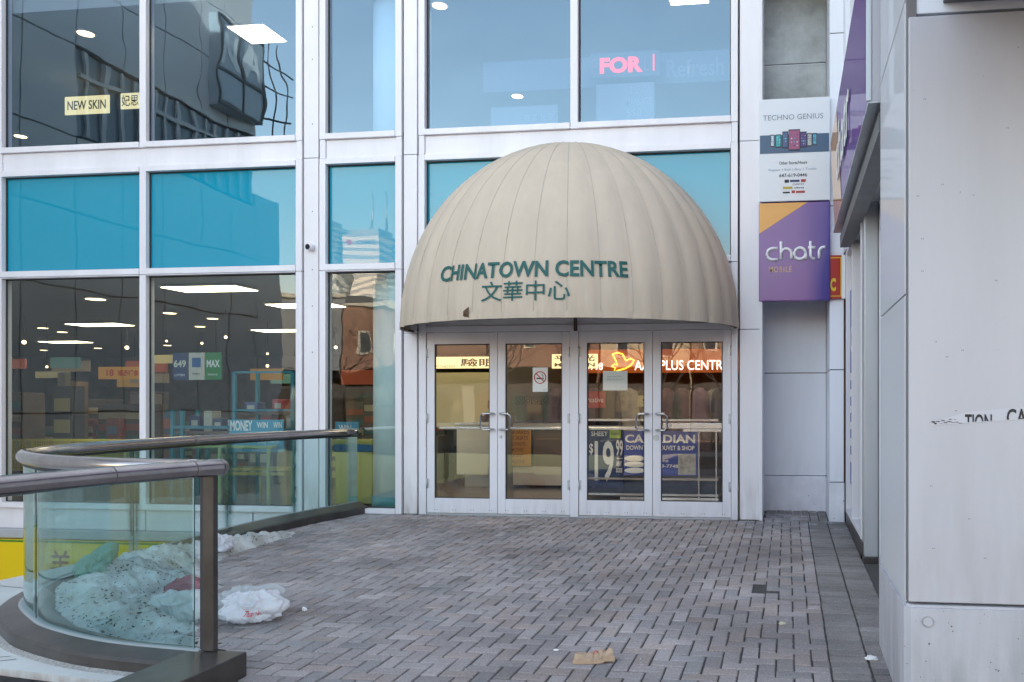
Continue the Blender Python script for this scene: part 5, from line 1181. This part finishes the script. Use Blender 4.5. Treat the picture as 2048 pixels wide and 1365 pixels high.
box(bm, -12.056, -11.99, YE + .03, 6.55, 6.95, 7.02); obj('window_bars', bm, mat('window_bar_grey', (.62, .64, .66), .6), lw)
bm = B(-12.0, -11.75, 1.9, 3.3, 7.7, 9.5); sbx = obj('sign_box', bm, mat('dark_sign_glass', (.40, .48, .54), .12), lw)
bm = BM()
for zz in (7.7, 8.3, 9.45): box(bm, -11.75, -11.72, 1.88, 3.32, zz, zz + .06)
for yy in (1.88, 2.6, 3.28): box(bm, -11.75, -11.721, yy, yy + .05, 7.7, 9.5)
obj('sign_frame', bm, flat('sign_frame_grey', (.10, .11, .12)), sbx)
bm = BM(); letters(bm, 'NA', 1.98, 3.22, 8.45, 9.2, -11.296, 0.03)
for q in bm.verts: q.co = Vector((-11.74, 3.25 - (q.co.x - 1.98), q.co.z))
obj('sign_letters', bm, flat('pale_sign', (.85, .9, .92)), sbx)
bm = BM()
for zz in (7.9, 8.5, 9.1): tube(bm, [(-11.8, 1.88, zz), (-11.6, 1.1, zz)], .018, 6)
for dy in (1.6, 1.3): tube(bm, [(-11.75 + (1.88 - dy) * .3, dy, 7.5 - dy * .2), (-11.75 + (1.88 - dy) * .3, dy + .15, 9.6)], .018, 6)
obj('bracket', bm, M['gasket'], sbx)
bm = B(-24, -12.02, 0.9, YE, -4, 6.2)
for z0, z1 in ((-4, 3.2), (3.23, 4.7), (4.73, 6.2)): box(bm, -12.02, -12.0, .9, YE - .02, z0, z1)
obj('low_block', bm, gw, lw)
# brick row across the street
bmat = mat('red_brick', (0.27, 0.15, 0.105), 0.85, var=0.3, vscale=4)
bmat2 = mat('brown_brick', (0.30, 0.20, 0.14), 0.85, var=0.3, vscale=4)
trim = flat('stone_trim', (.5, .46, .38)); dwin = flat('dark_pane', (.05, .06, .07), .1)
def rowhouse(x0, x1, h, m, lab, y=-25):
    t = thing('brick_building', lab, 'building', ((x0 + x1) / 2, y, -.6))
    obj('wall', B(x0, x1, y - 8, y, -.6, h), m, t); obj('cornice', B(x0 - .05, x1 + .05, y - .1, y + .2, h - .16, h + .06), trim, t)
    n = max(2, int((x1 - x0) / 2))
    for k in range(n):
        cx = x0 + (k + .5) * (x1 - x0) / n
        w = obj('window', B(cx - .38, cx + .38, y + .002, y + .06, h - 2.7, h - 1.3), trim, t); obj('pane', B(cx - .28, cx + .28, y + .062, y + .07, h - 2.6, h - 1.4), dwin, w)
    sfr = obj('shopfront', B(x0 + .02, x1 - .02, y + .002, y + .1, -.5, 2.58), flat('shop_dark', (.07, .062, .055)), t)
    xx = x0 + .15
    while xx < x1 - .5:
        w = random.uniform(.35, 1.1); w = min(w, x1 - .1 - xx); zt = random.uniform(1.5, 2.4); zb = random.choice([-.4, .2, .5, .9])
        obj('shop_pane', B(xx, xx + w - .1, y + .102, y + .13, zb, zt), flat('shop_pane_print', random.choice([(.02, .025, .03), (.05, .05, .06), (.16, .13, .09), (.10, .05, .04), (.22, .21, .18), (.04, .07, .06), (.03, .03, .03)]), .3), sfr); xx += w; obj('shop_sign', B(x0 + .05, x1 - .05, y + .11, y + .3, 2.6, 3.4), flat('shop_sign_print', random.choice([(.20, .13, .06), (.10, .11, .08), (.22, .08, .05), (.24, .22, .19)])), t)
rowhouse(-31, -25.2, 7.7, mat('grey_block', (.20, .21, .22), .8), 'dark grey block across the street mirrored beside the handrail')
rowhouse(-25.1, -20.5, 6.8, bmat, 'red brick row house with stone trim across the street')
rowhouse(-20.4, -15.5, 7.9, bmat2, 'brown brick row house across the street mirrored in the left doors')
rowhouse(-15.4, -10.2, 7.2, bmat, 'reddish brick row house across the street mirrored in the middle doors')
rowhouse(-10.1, -5.2, 6.6, mat('cream_render', (.52, .42, .28), .8, var=.2, vscale=3), 'cream rendered house across the street mirrored in the right doors')
rowhouse(-5.1, 1.0, 6.9, bmat2, 'brown brick house at the right end of the mirrored row')
rowhouse(1.1, 9.0, 7.1, bmat, 'red brick house beyond the mirrored row')
# downtown towers
def band_mat(name, a, b, sc=0.28):
    m = mat(name, a, .5); n, l = m.node_tree.nodes, m.node_tree.links; bb = n['Principled BSDF']
    tc = n.new('ShaderNodeTexCoord'); sp = n.new('ShaderNodeSeparateXYZ'); l.new(tc.outputs['Object'], sp.inputs[0])
    mu = n.new('ShaderNodeMath'); mu.operation = 'MULTIPLY'; mu.inputs[1].default_value = sc; l.new(sp.outputs[2], mu.inputs[0])
    fr = n.new('ShaderNodeMath'); fr.operation = 'FRACT'; l.new(mu.outputs[0], fr.inputs[0])
    gt = n.new('ShaderNodeMath'); gt.operation = 'GREATER_THAN'; gt.inputs[1].default_value = .55; l.new(fr.outputs[0], gt.inputs[0])
    mi = n.new('ShaderNodeMix'); mi.data_type = 'RGBA'; mi.inputs[6].default_value = (*a, 1); mi.inputs[7].default_value = (*b, 1); l.new(gt.outputs[0], mi.inputs[0]); l.new(mi.outputs[2], bb.inputs['Base Color'])
    return m
def tower(x0, x1, y0, y1, h, m, lab):
    t = thing('office_tower', lab, 'tower', ((x0 + x1) / 2, y0, 0)); obj('shaft', B(x0, x1, y1, y0, -.6, h), m, t); obj('roof_plant', B(x0 + 2, x1 - 2, y1 + 3, y0 - 3, h + .01, h + 3), M['alu'], t); return t
tw = tower(-236, -218.6, -400, -425, 95, band_mat('white_banded_stone', (.80, .76, .68), (.40, .42, .44), .22), 'white banded bank tower far downtown mirrored in the narrow bay')
bm = BM(); letters(bm, 'BMO', -220.5, -230, 88.6, 91.6, -399.8, .03, face='+y'); obj('lettering', bm, flat('tower_ink', (.25, .27, .33)), tw)
bm = BM(); tube(bm, [(-235 + 3, -399.7 , 90.1), (-235 + 3.1, -399.6, 90.1)], 1.6, 16); obj('roundel', bm, RED_INK, tw)
bm = BM(); tube(bm, [(-228, -410, 95), (-228, -410, 118)], .5, 8, rad=[.8, .3]); tube(bm, [(-219.5, -410, 95), (-219.8, -410, 119)], .5, 8, rad=[.9, .3]); obj('antenna', bm, M['alu'], tw)
tower(-252, -238, -390, -410, 99, band_mat('pale_glass_bands', (.62, .66, .66), (.30, .38, .42), .3), 'pale glass tower left of the white bank tower')
tower(-218, -205, -420, -450, 92, band_mat('blue_glass_bands', (.10, .22, .32), (.25, .38, .48), .3), 'blue glass tower right of the white bank tower')
# bare street trees
random.seed(11)
tmat = mat('bare_bark', (.05, .042, .038), .9, var=.3, vscale=5)
def bare_tree(x, y, h, lab, group=None):
    t = thing('street_tree', lab, 'tree', (x, y, -.6), 'bare street trees behind the viewer')
    tr = BM(); cr = BM()
    def grow(p, d, L, r, dep):
        q = p + d * L
        tube(tr if dep == 0 else cr, [p, p + d * L * .5 + Vector((random.gauss(0, .04), random.gauss(0, .04), 0)) * L, q], r, 5 if dep else 8, rad=[r, r * .85, r * .68], cap=False)
        if dep >= 7: return
        for k in range(2 if dep else 4):
            a = random.uniform(0, 6.28); ax = d.orthogonal().normalized(); ax.rotate(Matrix.Rotation(a, 3, d))
            nd = d.copy(); nd.rotate(Matrix.Rotation(random.uniform(.3, .75), 3, ax)); nd.z += .10; nd.normalize()
            grow(q, nd, L * random.uniform(.66, .86), r * .62, dep + 1)
    grow(Vector((x, y, -.6)), Vector((0, 0, 1)), h * .26, .085, 0)
    obj('trunk', tr, tmat, t); obj('crown', cr, tmat, t)
for (x, y, h) in ((-18.5, -18, 7.5), (-13.5, -17, 7), (-9.5, -17.5, 8), (-5.5, -16.5, 7), (-2.6, -18, 7.5), (-23, -19, 7)):
    bare_tree(x, y, h, 'bare street tree behind the viewer mirrored in the door glass')
